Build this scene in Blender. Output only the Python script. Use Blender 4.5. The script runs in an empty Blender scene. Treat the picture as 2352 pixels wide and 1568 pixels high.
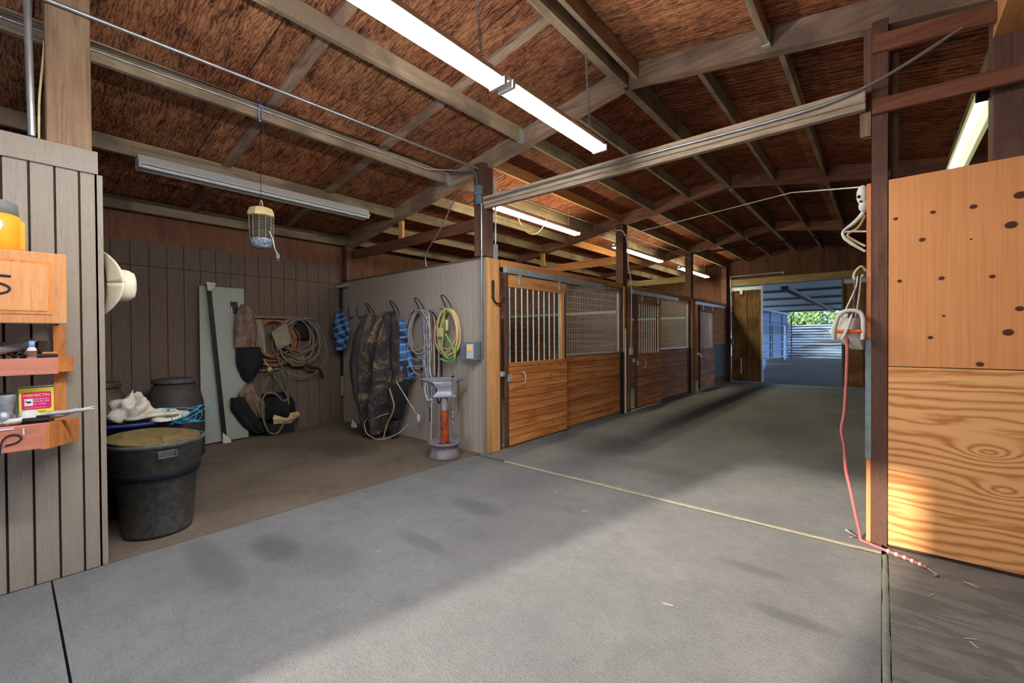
import bpy, bmesh, math, random
from mathutils import Vector, Matrix, Euler
PI = math.pi
S = bpy.context.scene
COL = S.collection

# ------------------------------------------------------------------ camera
F, YAW, PITCH, ROLL = 993.125, .7076515, .00986584, .006357
fw = Vector((-math.sin(YAW)*math.cos(PITCH), math.cos(YAW)*math.cos(PITCH), -math.sin(PITCH)))
rt = Vector((math.cos(YAW), math.sin(YAW), 0)); dn = fw.cross(rt)
r2 = math.cos(ROLL)*rt + math.sin(ROLL)*dn; d2 = -math.sin(ROLL)*rt + math.cos(ROLL)*dn
cd = bpy.data.cameras.new('camera'); cam = bpy.data.objects.new('camera', cd); COL.objects.link(cam)
cd.sensor_width = 36; cd.lens = 36*F/2352; cd.clip_start = .05; cd.clip_end = 300
M = Matrix((r2, -d2, -fw)).transposed().to_4x4(); M.translation = Vector((0, 0, 1.45))
cam.matrix_world = M
S.camera = cam

# ------------------------------------------------------------------ world, sun, exposure
W = bpy.data.worlds.new('sky'); S.world = W; W.use_nodes = True
wn = W.node_tree; wn.nodes.clear()
wo = wn.nodes.new('ShaderNodeOutputWorld'); wb = wn.nodes.new('ShaderNodeBackground')
wb.inputs[1].default_value = 1.0
SUN = Vector((-.19, -1, .32)).normalized()          # towards the low sun behind the viewer
tc_ = wn.nodes.new('ShaderNodeTexCoord'); dp = wn.nodes.new('ShaderNodeVectorMath'); dp.operation = 'DOT_PRODUCT'
dp.inputs[1].default_value = SUN; wn.links.new(tc_.outputs['Generated'], dp.inputs[0])
rm = wn.nodes.new('ShaderNodeValToRGB'); wn.links.new(dp.outputs['Value'], rm.inputs[0])
E_ = rm.color_ramp.elements; E_[0].position = .0; E_[0].color = (.6, .85, 1.3, 1); E_[1].position = 1; E_[1].color = (2.0, 2.2, 2.5, 1)
e_ = E_.new(.45); e_.color = (1.7, 2.2, 3.1, 1); e_ = E_.new(.8); e_.color = (2.1, 2.5, 3.2, 1)
wn.links.new(rm.outputs[0], wb.inputs[0])
wn.links.new(wb.outputs[0], wo.inputs[0])
sd = bpy.data.lights.new('sun', 'SUN'); sd.energy = 3.0; sd.angle = math.radians(1.6); sd.color = (1, .9, .74)
so = bpy.data.objects.new('sun', sd); COL.objects.link(so)
so.rotation_euler = Vector((.19, 1, -.32)).to_track_quat('-Z', 'Y').to_euler()
pd = bpy.data.lights.new('door_portal', 'AREA'); pd.shape = 'RECTANGLE'; pd.size = 1.5; pd.size_y = 2.85; pd.cycles.is_portal = True
po = bpy.data.objects.new('door_portal', pd); COL.objects.link(po); po.location = (-2.05, -3.5, 1.44)
po.rotation_euler = Vector((0, 1, 0)).to_track_quat('-Z', 'Z').to_euler()
S.view_settings.view_transform = 'Standard'; S.view_settings.look = 'None'
S.view_settings.gamma = 1; S.view_settings.use_curve_mapping = False
S.view_settings.exposure = 1.55
S.cycles.max_bounces = 12; S.cycles.diffuse_bounces = 8; S.cycles.glossy_bounces = 4
S.cycles.use_denoising = True; S.cycles.sample_clamp_indirect = 6
S.cycles.use_light_tree = True

# ------------------------------------------------------------------ materials
def lin(c): return tuple((x/255/12.92 if x/255 <= .04045 else ((x/255+.055)/1.055)**2.4) for x in c)
class N:
    def __init__(s, name):
        s.m = bpy.data.materials.new(name); s.m.use_nodes = True; s.t = s.m.node_tree
        s.b = s.t.nodes['Principled BSDF']; s.co = None
    def n(s, kind, **k):
        x = s.t.nodes.new('ShaderNode'+kind)
        for a, v in k.items():
            if isinstance(v, (int, float, str, bool)) and hasattr(x, a): setattr(x, a, v)
        return x
    def L(s, a, b): s.t.links.new(a, b)
    def coord(s, scale=(1, 1, 1), kind='Object', rnd=True):
        tc = s.n('TexCoord'); mp = s.n('Mapping'); mp.inputs['Scale'].default_value = scale
        s.L(tc.outputs[kind], mp.inputs[0])
        return mp.outputs[0]
    def noise(s, v, sc, det=4, ro=.55, dist=0):
        x = s.n('TexNoise'); x.inputs['Scale'].default_value = sc; x.inputs['Detail'].default_value = det
        x.inputs['Roughness'].default_value = ro; x.inputs['Distortion'].default_value = dist
        s.L(v, x.inputs['Vector']); return x.outputs['Fac']
    def ramp(s, f, stops):
        r = s.n('ValToRGB'); e = r.color_ramp.elements
        while len(e) < len(stops): e.new(.5)
        for q, (p, c) in zip(e, stops):
            q.position = p; q.color = (*lin(c), 1) if len(c) == 3 else c
        s.L(f, r.inputs[0]); return r.outputs[0]
    def mix(s, f, a, b, mode='MIX'):
        x = s.n('Mix'); x.data_type = 'RGBA'; x.blend_type = mode
        if isinstance(f, (int, float)): x.inputs[0].default_value = f
        else: s.L(f, x.inputs[0])
        for v, i in ((a, 6), (b, 7)):
            if isinstance(v, tuple): x.inputs[i].default_value = (*lin(v), 1)
            else: s.L(v, x.inputs[i])
        return x.outputs[2]
    def math(s, op, a, b=0):
        x = s.n('Math'); x.operation = op
        for v, i in ((a, 0), (b, 1)):
            if isinstance(v, (int, float)): x.inputs[i].default_value = v
            else: s.L(v, x.inputs[i])
        return x.outputs[0]
    def bump(s, h, st, dist=.01):
        x = s.n('Bump'); x.inputs['Strength'].default_value = st; x.inputs['Distance'].default_value = dist
        s.L(h, x.inputs['Height']); s.L(x.outputs[0], s.b.inputs['Normal'])
    def fin(s, col=None, rough=.7, metal=0, spec=.3):
        if col is not None:
            if isinstance(col, tuple): s.b.inputs['Base Color'].default_value = (*lin(col), 1)
            else: s.L(col, s.b.inputs['Base Color'])
        s.b.inputs['Roughness'].default_value = rough; s.b.inputs['Metallic'].default_value = metal
        s.b.inputs['Specular IOR Level'].default_value = spec
        return s.m
def seeded(s, v):
    # shifts the pattern for every object so that no two boards repeat
    oi = s.n('ObjectInfo'); cx = s.n('CombineXYZ'); mu = s.math('MULTIPLY', oi.outputs['Random'], 37.0)
    for i in range(3): s.L(mu, cx.inputs[i])
    ad = s.n('VectorMath'); ad.operation = 'ADD'; s.L(v, ad.inputs[0]); s.L(cx.outputs[0], ad.inputs[1])
    return ad.outputs[0], oi.outputs['Random']
def wood(name, c1, c2, c3, axis='y', grain=16, along=1.2, rough=.8, blotch=None, bump=.35, vary=.25):
    s = N(name); sc = [grain]*3; sc['xyz'.index(axis)] = along
    v = s.coord(tuple(sc)); v, rnd = seeded(s, v)
    f = s.noise(v, 1, 6, .65, .6)
    c = s.ramp(f, [(.3, c3), (.47, c1), (.68, c2)])
    g = s.coord((1, 1, 1)); g, _ = seeded(s, g); big = s.noise(g, 1.6, 3)
    if blotch: c = s.mix(s.ramp(big, [(.48, (0, 0, 0)), (.62, (255, 255, 255))]), c, blotch)
    dust = s.noise(g, 60, 3, .8)
    c = s.mix(s.math('MULTIPLY', dust, .25), c, tuple(min(255, int(x*1.2+25)) for x in c2))
    k = s.n('HueSaturation'); s.L(c, k.inputs['Color']); s.L(s.math('ADD', s.math('MULTIPLY', rnd, vary), 1-vary/2), k.inputs['Value'])
    s.bump(f, bump, .01)
    return s.fin(k.outputs[0], rough)
def plain(name, c, rough=.6, metal=0, mott=.25, c2=None, scale=12, bump=0):
    s = N(name); v = s.coord(); f = s.noise(v, scale, 5, .65)
    c2 = c2 or tuple(int(x*.6) for x in c)
    col = s.mix(s.math('MULTIPLY', s.ramp(f, [(.35, (0, 0, 0)), (.7, (255, 255, 255))]), min(1, mott*2)), c, c2)
    if bump: s.bump(f, bump, .01)
    return s.fin(col, rough, metal)
def emit(name, c, st):
    s = N(name); s.fin(c, .4); s.b.inputs['Emission Color'].default_value = (*lin(c), 1); s.b.inputs['Emission Strength'].default_value = st
    return s.m

def concrete(name, a, b, dark, stains=(), wet=None):
    s = N(name); v = s.coord()
    big = s.noise(v, .9, 5, .6, .4); mid = s.noise(v, 6, 6, .7); fine = s.noise(v, 140, 3, .8)
    c = s.ramp(big, [(.3, b), (.62, a)])
    c = s.mix(s.math('MULTIPLY', s.ramp(mid, [(.45, (0, 0, 0)), (.75, (255, 255, 255))]), .35), c, dark)
    br = s.coord((22, 60, 30)); bf = s.noise(br, 1, 4, .7, 1.5)
    c = s.mix(s.ramp(bf, [(.36, (120, 120, 120)), (.5, (0, 0, 0))]), c, tuple(int(x*.62) for x in dark))
    c = s.mix(s.ramp(fine, [(.5, (0, 0, 0)), (.66, (130, 130, 130))]), c, tuple(min(255, int(x*1.3)) for x in a))
    c = s.mix(s.ramp(fine, [(.35, (150, 150, 150)), (.5, (0, 0, 0))]), c, tuple(int(x*.5) for x in dark))
    sep = s.n('SeparateXYZ'); s.L(v, sep.inputs[0])
    for (x, y, rx, ry, st) in stains:
        dx = s.math('DIVIDE', s.math('SUBTRACT', sep.outputs[0], x), rx); dy = s.math('DIVIDE', s.math('SUBTRACT', sep.outputs[1], y), ry)
        r = s.math('ADD', s.math('MULTIPLY', dx, dx), s.math('MULTIPLY', dy, dy))
        r = s.math('ADD', r, s.math('MULTIPLY', mid, 2.2))
        m = s.ramp(s.math('MULTIPLY', r, .4), [(.55, (255, 255, 255)), (.95, (0, 0, 0))])
        c = s.mix(s.math('MULTIPLY', m, st), c, tuple(int(q*.55) for q in dark))
    if wet:
        w = s.coord((.8, 3.5, 1)); f = s.noise(w, 2.2, 4, .6, .8)
        c = s.mix(s.ramp(f, [(.5, (0, 0, 0)), (.56, (200, 200, 200))]), c, wet)
    # broomed finish
    h = s.math('ADD', s.math('MULTIPLY', bf, .6), s.math('MULTIPLY', fine, .5))
    s.bump(h, 1.0, .012)
    return s.fin(c, .85, 0, .25)

M_floor = concrete('broomed_concrete', (138, 137, 137), (118, 118, 118), (94, 94, 94),
    [(-3.2, 1.2, .28, .13, .4), (-2.64, 2.6, .3, .13, .32), (-3.3, .85, .5, .12, .3), (-3.0, 5.3, .8, .6, .4), (-.6, 3.0, .22, .06, .3), (-.35, 2.6, .2, .06, .3), (-2.2, 9, 1.2, 3, .3), (-1.0, 7.5, .5, 1.0, .25), (-2.5, 1.9, .3, .08, .25), (-1.9, 4.6, .5, .2, .2)])
M_floor_wet = concrete('stained_concrete', (140, 137, 131), (118, 115, 110), (92, 88, 84), [], (96, 92, 86))
M_floor_tack = concrete('shade_browned_concrete', (132, 118, 103), (104, 90, 76), (74, 62, 51), [(-5.4, 2.9, .6, .4, .4)])  # warm brown of the shaded bay put into the concrete colour
M_dirt = plain('packed_dirt', (72, 66, 62), .95, 0, .5, (44, 40, 38), 9, .5)
M_bed = plain('wood_shavings', (120, 112, 108), .95, 0, .5, (78, 72, 70), 22, .8)
M_caulk = plain('joint_filler', (168, 160, 140), .9, 0, .3, (120, 116, 98), 30, .4)
M_caulkg = plain('mossy_joint_filler', (126, 130, 116), .9, 0, .3, (90, 92, 80), 30, .4)
M_gap = plain('joint_gap', (28, 26, 24), .95)

def roofply():
    s = N('roof_plywood'); g = s.coord()
    w = s.n('TexWave'); w.wave_type = 'BANDS'; w.bands_direction = 'Y'; w.inputs['Scale'].default_value = 11
    w.inputs['Distortion'].default_value = 14; w.inputs['Detail'].default_value = 4; w.inputs['Detail Scale'].default_value = 1.6; w.inputs['Detail Roughness'].default_value = .6
    s.L(s.coord((.35, 1, 1)), w.inputs['Vector'])
    f1 = w.outputs['Fac']; f2 = s.noise(s.coord((4, 22, 8)), 1.3, 6, .72, .9); f3 = s.noise(s.coord((2.5, 5, 3)), 1.2, 5, .65, 1.2)
    f = s.math('ADD', s.math('ADD', s.math('MULTIPLY', f1, .12), s.math('MULTIPLY', f2, .55)), s.math('MULTIPLY', f3, .36))
    c = s.ramp(f, [(.36, (44, 24, 16)), (.45, (116, 72, 48)), (.55, (168, 112, 74)), (.72, (208, 152, 108))])
    # each sheet of plywood weathered to its own tone
    sep = s.n('SeparateXYZ'); s.L(g, sep.inputs[0])
    q1 = s.math('FLOOR', s.math('DIVIDE', s.math('ADD', sep.outputs[1], 41.34), 1.22)); q2 = s.math('FLOOR', s.math('DIVIDE', s.math('ADD', sep.outputs[0], 21.0), 2.44))
    wn_ = s.n('TexWhiteNoise'); wn_.noise_dimensions = '2D'; cx = s.n('CombineXYZ'); s.L(q1, cx.inputs[0]); s.L(q2, cx.inputs[1]); s.L(cx.outputs[0], wn_.inputs['Vector'])
    big = s.noise(g, 1.1, 4, .6, .5); c = s.mix(s.ramp(big, [(.42, (0, 0, 0)), (.66, (180, 180, 180))]), c, (200, 140, 116), 'MULTIPLY')
    k = s.n('HueSaturation'); s.L(c, k.inputs['Color']); s.L(s.math('ADD', s.math('MULTIPLY', wn_.outputs['Value'], .5), .72), k.inputs['Value']); c = k.outputs[0]
    sp = s.noise(g, 60, 2, .9); c3 = s.mix(s.ramp(sp, [(.70, (0, 0, 0)), (.74, (190, 190, 190))]), c, (206, 188, 158))
    m = s.math('MODULO', s.math('ADD', sep.outputs[1], 41.34), 1.22); seam = s.math('LESS_THAN', m, .008)
    c3 = s.mix(seam, c3, (24, 14, 10))
    # the sheets beyond the partition carry straight grooves across the slope
    far = s.math('GREATER_THAN', sep.outputs[1], 3.95)
    gm = s.math('ADD', s.math('MODULO', s.math('ADD', sep.outputs[1], 40), .072), s.math('MULTIPLY', s.math('SUBTRACT', f3, .5), .012))
    line = s.math('MULTIPLY', s.math('LESS_THAN', gm, .012), s.math('MULTIPLY', far, .8))
    c3 = s.mix(line, c3, (34, 18, 13))
    c3 = s.mix(s.math('MULTIPLY', far, .5), c3, (214, 150, 128), 'MULTIPLY')
    s.bump(f, .6, .01)
    return s.fin(c3, .85, 0, .2)
M_roof = roofply()
M_beam_y = wood('weathered_timber_lengthwise', (134, 113, 88), (162, 142, 114), (88, 70, 54), 'y', 22, 1.5, blotch=(92, 76, 60))
M_beam_x = wood('weathered_timber_crosswise', (132, 106, 84), (160, 134, 108), (74, 50, 38), 'x', 22, 1.5, blotch=(92, 66, 54))
M_redraf = wood('reddish_rafter_timber', (124, 78, 58), (150, 102, 80), (78, 46, 34), 'x', 22, 1.5, blotch=(98, 58, 44))
M_pale_x = wood('pale_rough_beam', (164, 142, 116), (186, 166, 140), (120, 98, 76), 'x', 40, 4, bump=.6)
M_dark_x = wood('dark_fir_board', (106, 62, 42), (136, 84, 56), (66, 36, 24), 'x', 20, 1.2)
M_dark_z = wood('dark_fir_post', (92, 60, 46), (122, 86, 66), (48, 28, 22), 'z', 30, 1.6, blotch=(72, 46, 36))
M_tan_z = wood('tan_rough_post', (116, 88, 66), (138, 110, 84), (74, 54, 40), 'z', 30, 1.6)
M_orange_z = wood('new_fir_post', (206, 142, 84), (222, 164, 104), (168, 106, 58), 'z', 12, 1, bump=.15)
M_strip = wood('rust_orange_strip', (186, 110, 66), (204, 130, 84), (150, 84, 50), 'z', 20, 1.5)
M_guard = plain('dull_zinc_guard', (140, 152, 152), .6, .2, .3)
M_orange_y = wood('new_fir_beam', (186, 120, 66), (206, 146, 90), (140, 82, 44), 'y', 16, 1, bump=.15)
M_orange_x = wood('new_fir_tie', (176, 112, 62), (200, 140, 88), (130, 76, 42), 'x', 16, 1, bump=.15)
M_end_x = wood('pale_header_timber', (150, 126, 84), (176, 152, 106), (108, 84, 52), 'x', 18, 1.2)
M_door_z = wood('brown_door_plywood', (122, 88, 50), (146, 108, 62), (78, 50, 28), 'z', 14, .8, blotch=(74, 44, 28))
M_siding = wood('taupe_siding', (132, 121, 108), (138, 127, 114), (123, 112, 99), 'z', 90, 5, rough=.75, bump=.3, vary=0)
M_siding_part = wood('lightened_taupe_siding', (156, 144, 132), (162, 151, 139), (146, 134, 122), 'z', 90, 5, rough=.75, bump=.3, vary=0)  # same taupe paint, lightened in colour to stand in for more light
M_siding_back = wood('shaded_taupe_siding', (94, 78, 68), (104, 88, 77), (78, 63, 54), 'z', 70, 5, rough=.75, bump=.2, vary=0)  # same taupe paint as the plank wall, with shade put into the colour
M_groove = plain('siding_groove', (52, 42, 34), .9)
M_brownboard = wood('brown_gable_plywood', (98, 62, 46), (118, 78, 58), (66, 40, 30), 'z', 8, 1)

def ply_upper():
    s = N('knotty_plywood_upper'); v = s.coord((60, 60, 1.2)); f = s.noise(v, 1, 4, .6, .3)
    c = s.ramp(f, [(.3, (212, 136, 78)), (.6, (228, 158, 100))])
    g = s.coord(); b = s.noise(g, 3, 3); c = s.mix(s.math('MULTIPLY', b, .5), c, (214, 136, 74))
    sep = s.n('SeparateXYZ'); s.L(g, sep.inputs[0])
    nz = s.noise(g, 40, 2)
    for (x, z, r) in [(.07, 2.23, .012), (.25, 2.24, .013), (.43, 2.24, .017), (.62, 2.27, .026), (.585, 2.10, .026), (.20, 2.07, .016), (.42, 2.04, .006), (.09, 1.81, .013), (.29, 1.81, .015), (.51, 1.80, .013), (.62, 1.60, .018), (.24, 1.43, .013), (.575, 1.46, .024), (.30, 1.57, .008), (.46, 1.265, .018), (.85, 1.9, .02), (1.1, 1.5, .02)]:
        dx = s.math('SUBTRACT', sep.outputs[0], x); dz = s.math('MULTIPLY', s.math('SUBTRACT', sep.outputs[2], z), 1.25)
        d = s.math('SQRT', s.math('ADD', s.math('MULTIPLY', dx, dx), s.math('MULTIPLY', dz, dz)))
        d = s.math('DIVIDE', s.math('ADD', d, s.math('MULTIPLY', s.math('SUBTRACT', nz, .5), .006)), r*1.05)
        ring = s.ramp(s.math('MULTIPLY', d, .4), [(.36, (255, 255, 255)), (.42, (70, 70, 70)), (.8, (0, 0, 0))])
        c = s.mix(ring, c, (84, 44, 30))
    return s.fin(c, .55, 0, .3)
def ply_lower():
    s = N('cathedral_grain_plywood'); g = s.coord((1, 1, 1))
    w = s.coord((.55, 1, 3.6)); base = s.noise(w, 1.4, 3, .5, .7)
    sep = s.n('SeparateXYZ'); s.L(g, sep.inputs[0])
    h = s.math('ADD', s.math('MULTIPLY', sep.outputs[2], 34.0), s.math('MULTIPLY', base, 9.0))
    # two knots that bend the grain into rings
    for (x, z, a) in ((.50, .72, 3.6), (.56, .50, 3.0)):
        dx = s.math('MULTIPLY', s.math('SUBTRACT', sep.outputs[0], x), 7); dz = s.math('MULTIPLY', s.math('SUBTRACT', sep.outputs[2], z), 17)
        r = s.math('ADD', s.math('MULTIPLY', dx, dx), s.math('MULTIPLY', dz, dz))
        h = s.math('ADD', h, s.math('DIVIDE', a*1.0, s.math('ADD', r, .5)))
    sn = s.math('ADD', s.math('MULTIPLY', s.math('SINE', s.math('MULTIPLY', h, 3.1)), .5), .5)
    fine = s.noise(s.coord((3, 3, 120)), 1, 4, .6, .3)
    t = s.math('ADD', s.math('MULTIPLY', sn, .75), s.math('MULTIPLY', fine, .35))
    c = s.ramp(t, [(.3, (236, 176, 114)), (.72, (222, 152, 88)), (.98, (184, 112, 60))])
    s.bump(fine, .1, .004)
    return s.fin(c, .6, 0, .3)
M_plyA = ply_upper(); M_plyB = ply_lower()
def boards(name, c1, c2, c3, axis, period=.102, z0=.05):
    s = N(name); sc = [14]*3; sc['xyz'.index(axis)] = 1.2
    g = s.coord(); sep = s.n('SeparateXYZ'); s.L(g, sep.inputs[0])
    q = s.math('DIVIDE', s.math('SUBTRACT', sep.outputs[2], z0), period); fl = s.math('FLOOR', q)
    wn_ = s.n('TexWhiteNoise'); wn_.noise_dimensions = '1D'; s.L(s.math('ADD', fl, .37), wn_.inputs['W'])
    v = s.coord(tuple(sc)); ad = s.n('VectorMath'); ad.operation = 'ADD'; s.L(v, ad.inputs[0])
    cx = s.n('CombineXYZ'); m = s.math('MULTIPLY', wn_.outputs['Value'], 40)
    for i in range(3): s.L(m, cx.inputs[i])
    s.L(cx.outputs[0], ad.inputs[1])
    v, rnd = seeded(s, ad.outputs[0])
    f = s.noise(v, 1, 5, .6, .5); c = s.ramp(f, [(.3, c3), (.5, c1), (.7, c2)])
    kn = s.n('TexVoronoi'); kn.inputs['Scale'].default_value = 1.0
    kv = s.coord((3.1, 3.1, 6)); kv, _ = seeded(s, kv); s.L(kv, kn.inputs['Vector'])
    c = s.mix(s.ramp(kn.outputs['Distance'], [(.06, (230, 230, 230)), (.10, (0, 0, 0))]), c, (70, 36, 20))
    hv = s.n('HueSaturation'); s.L(c, hv.inputs['Color']); s.L(s.math('ADD', s.math('MULTIPLY', wn_.outputs['Value'], .35), .8), hv.inputs['Value'])
    s.bump(f, .2, .005)
    return s.fin(hv.outputs[0], .65, 0, .3)
M_board_y = boards('honey_tongue_and_groove', (206, 130, 66), (228, 158, 92), (154, 92, 44), 'y')
M_board_x = boards('shade_darkened_boards', (108, 72, 46), (128, 92, 62), (70, 46, 30), 'x', .14)  # divider boards darkened in colour for the dim stall interior
M_galv = plain('galvanized_steel', (206, 216, 214), .45, .55, .3, (126, 140, 138), 18)
M_steel = plain('brushed_conduit', (186, 188, 186), .35, .8, .2)
M_darkmetal = plain('black_iron', (40, 38, 38), .5, .6, .3)
M_rust = plain('rusty_brown_iron', (110, 74, 60), .75, .3, .5, (70, 50, 44), 20, .3)
M_anvil = plain('worn_blue_grey_iron', (150, 156, 168), .45, .5, .3, (128, 112, 108), 14, .2)
M_orangeiron = plain('orange_flaked_paint', (196, 84, 34), .6, .1, .5, (64, 44, 44), 14, .4)
M_rim = plain('grey_painted_wheel_steel', (156, 148, 152), .6, .3, .35, (92, 80, 80), 16)
M_chain = plain('zinc_chain', (190, 194, 198), .3, .9, .2)
M_white = plain('white_enamel', (206, 206, 200), .5, 0, .15, (150, 148, 140), 20)
M_tube_off = plain('unlit_tube_glass', (222, 222, 218), .3, 0, .05)
M_tube = emit('lit_tube', (250, 252, 255), 54)
M_tube_stall = emit('lit_stall_tube', (255, 252, 214), 24)
M_tube_dim = emit('lit_dusty_lens', (206, 212, 158), .16)
M_tube_weak = emit('ageing_tube', (248, 252, 222), 4)
M_ropegrey = plain('grey_lariat', (176, 168, 162), .8, 0, .3)
M_ropewhite = plain('white_cotton_rope', (214, 206, 192), .9, 0, .25)
M_ropebeige = plain('beige_cord', (212, 186, 132), .7, 0, .2)
M_ropegreen = plain('lime_webbing', (128, 174, 92), .7, 0, .2)
M_ropeblue = plain('blue_braided_rope', (70, 116, 176), .8, 0, .4, (190, 196, 200), 60)
M_ropepink = plain('faded_pink_rope', (190, 112, 110), .9, 0, .3, (170, 70, 74), 40)
M_ropebrown = plain('brown_leather_lead', (120, 84, 66), .8, 0, .3)
M_twine = plain('blue_baling_twine', (60, 170, 214), .6, 0, .1)
M_wire = plain('dull_wire_rope', (148, 136, 116), .6, .3, .3)
M_copper = plain('tan_lariat', (166, 110, 72), .7, 0, .2)
M_hose = plain('olive_hose', (112, 112, 88), .7, 0, .3)
M_leather = plain('worn_tan_leather', (150, 126, 106), .8, 0, .5, (92, 70, 58), 9, .4)
M_canvas = plain('dusty_canvas', (156, 146, 122), .9, 0, .4, (120, 108, 88), 12, .3)
M_blackcloth = plain('black_nylon', (34, 33, 36), .85, 0, .3)
M_bagwhite = plain('off_white_felt', (206, 198, 186), .9, 0, .3, (176, 166, 150), 16, .3)
M_orangeplastic = plain('orange_plastic', (216, 92, 44), .5, 0, .1)
M_yellow = plain('yellow_plastic', (246, 170, 40), .5, 0, .3, (206, 120, 30), 6)
M_greylid = plain('grey_plastic_lid', (112, 116, 110), .6, 0, .2)
M_straw = plain('cream_hat_felt', (222, 212, 188), .9, 0, .25, (186, 172, 140), 14, .2)
M_canblk = plain('scuffed_black_plastic', (58, 62, 68), .5, 0, .35, (110, 106, 92), 26, .1)
M_lid = plain('olive_brown_lid', (116, 98, 60), .8, 0, .4, (90, 76, 42), 14, .1)
M_bluebin = plain('navy_blue_plastic', (34, 44, 104), .5, 0, .2)
M_barrel = plain('charcoal_drum_plastic', (74, 70, 64), .6, 0, .3)
M_barrel_b = plain('olive_drum_plastic', (96, 88, 70), .6, 0, .3)
M_sheet = plain('mottled_galvanized_sheet', (166, 170, 160), .6, .2, .4, (140, 144, 134), 60, .1)
M_sticker = plain('dark_label', (30, 34, 44), .5)
M_pale = plain('pale_print', (210, 214, 214), .6, 0, .05)
M_greybox = plain('grey_enamel_box', (122, 134, 146), .45, .2, .2)
M_cab = wood('oak_cabinet_veneer', (184, 124, 78), (196, 138, 90), (162, 106, 64), 'z', 60, 3, bump=.1)
M_red = wood('reddish_shelf_board', (176, 104, 84), (196, 128, 104), (136, 72, 58), 'y', 20, 1.5)
M_endgrain = wood('orange_end_grain', (176, 104, 50), (196, 126, 66), (122, 66, 30), 'z', 20, 3)
M_ink = plain('burnt_brand_ink', (34, 34, 52), .6, 0, .05)
M_grime = plain('grimy_tool_metal', (150, 156, 162), .45, .5, .4, (90, 92, 96), 24)
M_boxyel = plain('yellow_carton', (226, 214, 70), .6, 0, .1, (206, 196, 110), 6)
M_magenta = plain('magenta_print', (200, 30, 96), .6, 0, .03)
M_cream = plain('cream_print', (250, 214, 130), .6, 0, .03)
M_blackink = plain('black_print', (30, 30, 30), .6, 0, .03)
M_bone = plain('bleached_bone', (214, 208, 192), .8, 0, .3, (168, 158, 138), 20, .3)
M_leaf = plain('hedge_leaves', (112, 138, 82), .7, 0, .5, (70, 98, 52), 3)
M_bark = plain('brown_bark', (84, 70, 56), .9)
M_corr = plain('corrugated_zinc', (150, 162, 168), .45, .3, .4, (140, 146, 140), 2)  # bluish cast of open-sky shade put into the zinc colour
def zinc_fence():
    s = N('weathered_zinc_fence'); g = s.coord((.25, 1, 2.2)); f = s.noise(g, 1.6, 4, .6, .5)
    c = s.ramp(f, [(.40, (124, 112, 100)), (.50, (176, 186, 188)), (.62, (206, 216, 220))])
    return s.fin(c, .5, .2)
M_fence = zinc_fence()
M_tintwall = plain('sky_tinted_steel_siding', (92, 120, 158), .6, .1, .2)  # blue of sky-lit shade put into the wall colour
M_pipe = plain('dark_corral_pipe', (44, 44, 50), .5, .5, .2)
M_pipe_lt = plain('light_corral_pipe', (170, 184, 204), .4, .5, .2)
M_plastic = plain('pale_blue_bucket', (130, 170, 220), .5)
M_glass_uv = plain('blue_lamp_glass', (50, 62, 84), .15, 0, .4, (200, 210, 220), 30)
M_mud = N('muddy_canvas_blanket'); _v = M_mud.coord(); _f = M_mud.noise(_v, 3.4, 8, .78, .5)
M_mud.bump(M_mud.noise(_v, 50, 4), .3, .01)
M_mud = M_mud.fin(M_mud.ramp(_f, [(.46, (46, 43, 47)), (.54, (76, 67, 57)), (.60, (128, 112, 84)), (.72, (164, 146, 114))]), .95)
M_greycloth = plain('charcoal_blanket_cloth', (122, 114, 110), .95, 0, .4, (80, 74, 80), 8, .3)
def plaid():
    s = N('blue_plaid_fleece'); v = s.coord((1, 1, 1)); sep = s.n('SeparateXYZ'); s.L(v, sep.inputs[0])
    a = s.math('SINE', s.math('MULTIPLY', s.math('ADD', sep.outputs[0], s.math('MULTIPLY', sep.outputs[2], .6)), 42)); b = s.math('SINE', s.math('MULTIPLY', s.math('SUBTRACT', sep.outputs[2], s.math('MULTIPLY', sep.outputs[0], .4)), 55))
    c = s.ramp(s.math('ADD', s.math('MULTIPLY', a, .25), .5), [(.3, (30, 46, 74)), (.6, (62, 108, 158))])
    c = s.mix(s.ramp(s.math('ADD', s.math('MULTIPLY', b, .5), .5), [(.8, (0, 0, 0)), (.97, (200, 200, 200))]), c, (160, 180, 196))
    return s.fin(c, .95)
M_plaid = plaid()

# ------------------------------------------------------------------ mesh builder
def spline(P, R, k=6):
    # centripetal Catmull-Rom through the points
    P = [Vector(p) for p in P]; P = [P[0]*2-P[1]]+P+[P[-1]*2-P[-2]]; out = []; ro = []
    for i in range(1, len(P)-2):
        p0, p1, p2, p3 = P[i-1:i+3]; t = [0]
        for a, b in ((p0, p1), (p1, p2), (p2, p3)): t.append(t[-1]+max(1e-4, (b-a).length)**.5)
        for j in range(k):
            u = t[1]+(t[2]-t[1])*j/k
            L = lambda a, b, x, y: a*((y-u)/(y-x))+b*((u-x)/(y-x))
            a1, a2, a3 = L(p0, p1, t[0], t[1]), L(p1, p2, t[1], t[2]), L(p2, p3, t[2], t[3])
            out.append(L(L(a1, a2, t[0], t[2]), L(a2, a3, t[1], t[3]), t[1], t[2])); ro.append(R[i-1]*(1-j/k)+R[i]*j/k)
    out.append(P[-2]); ro.append(R[-1]); return out, ro
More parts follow.
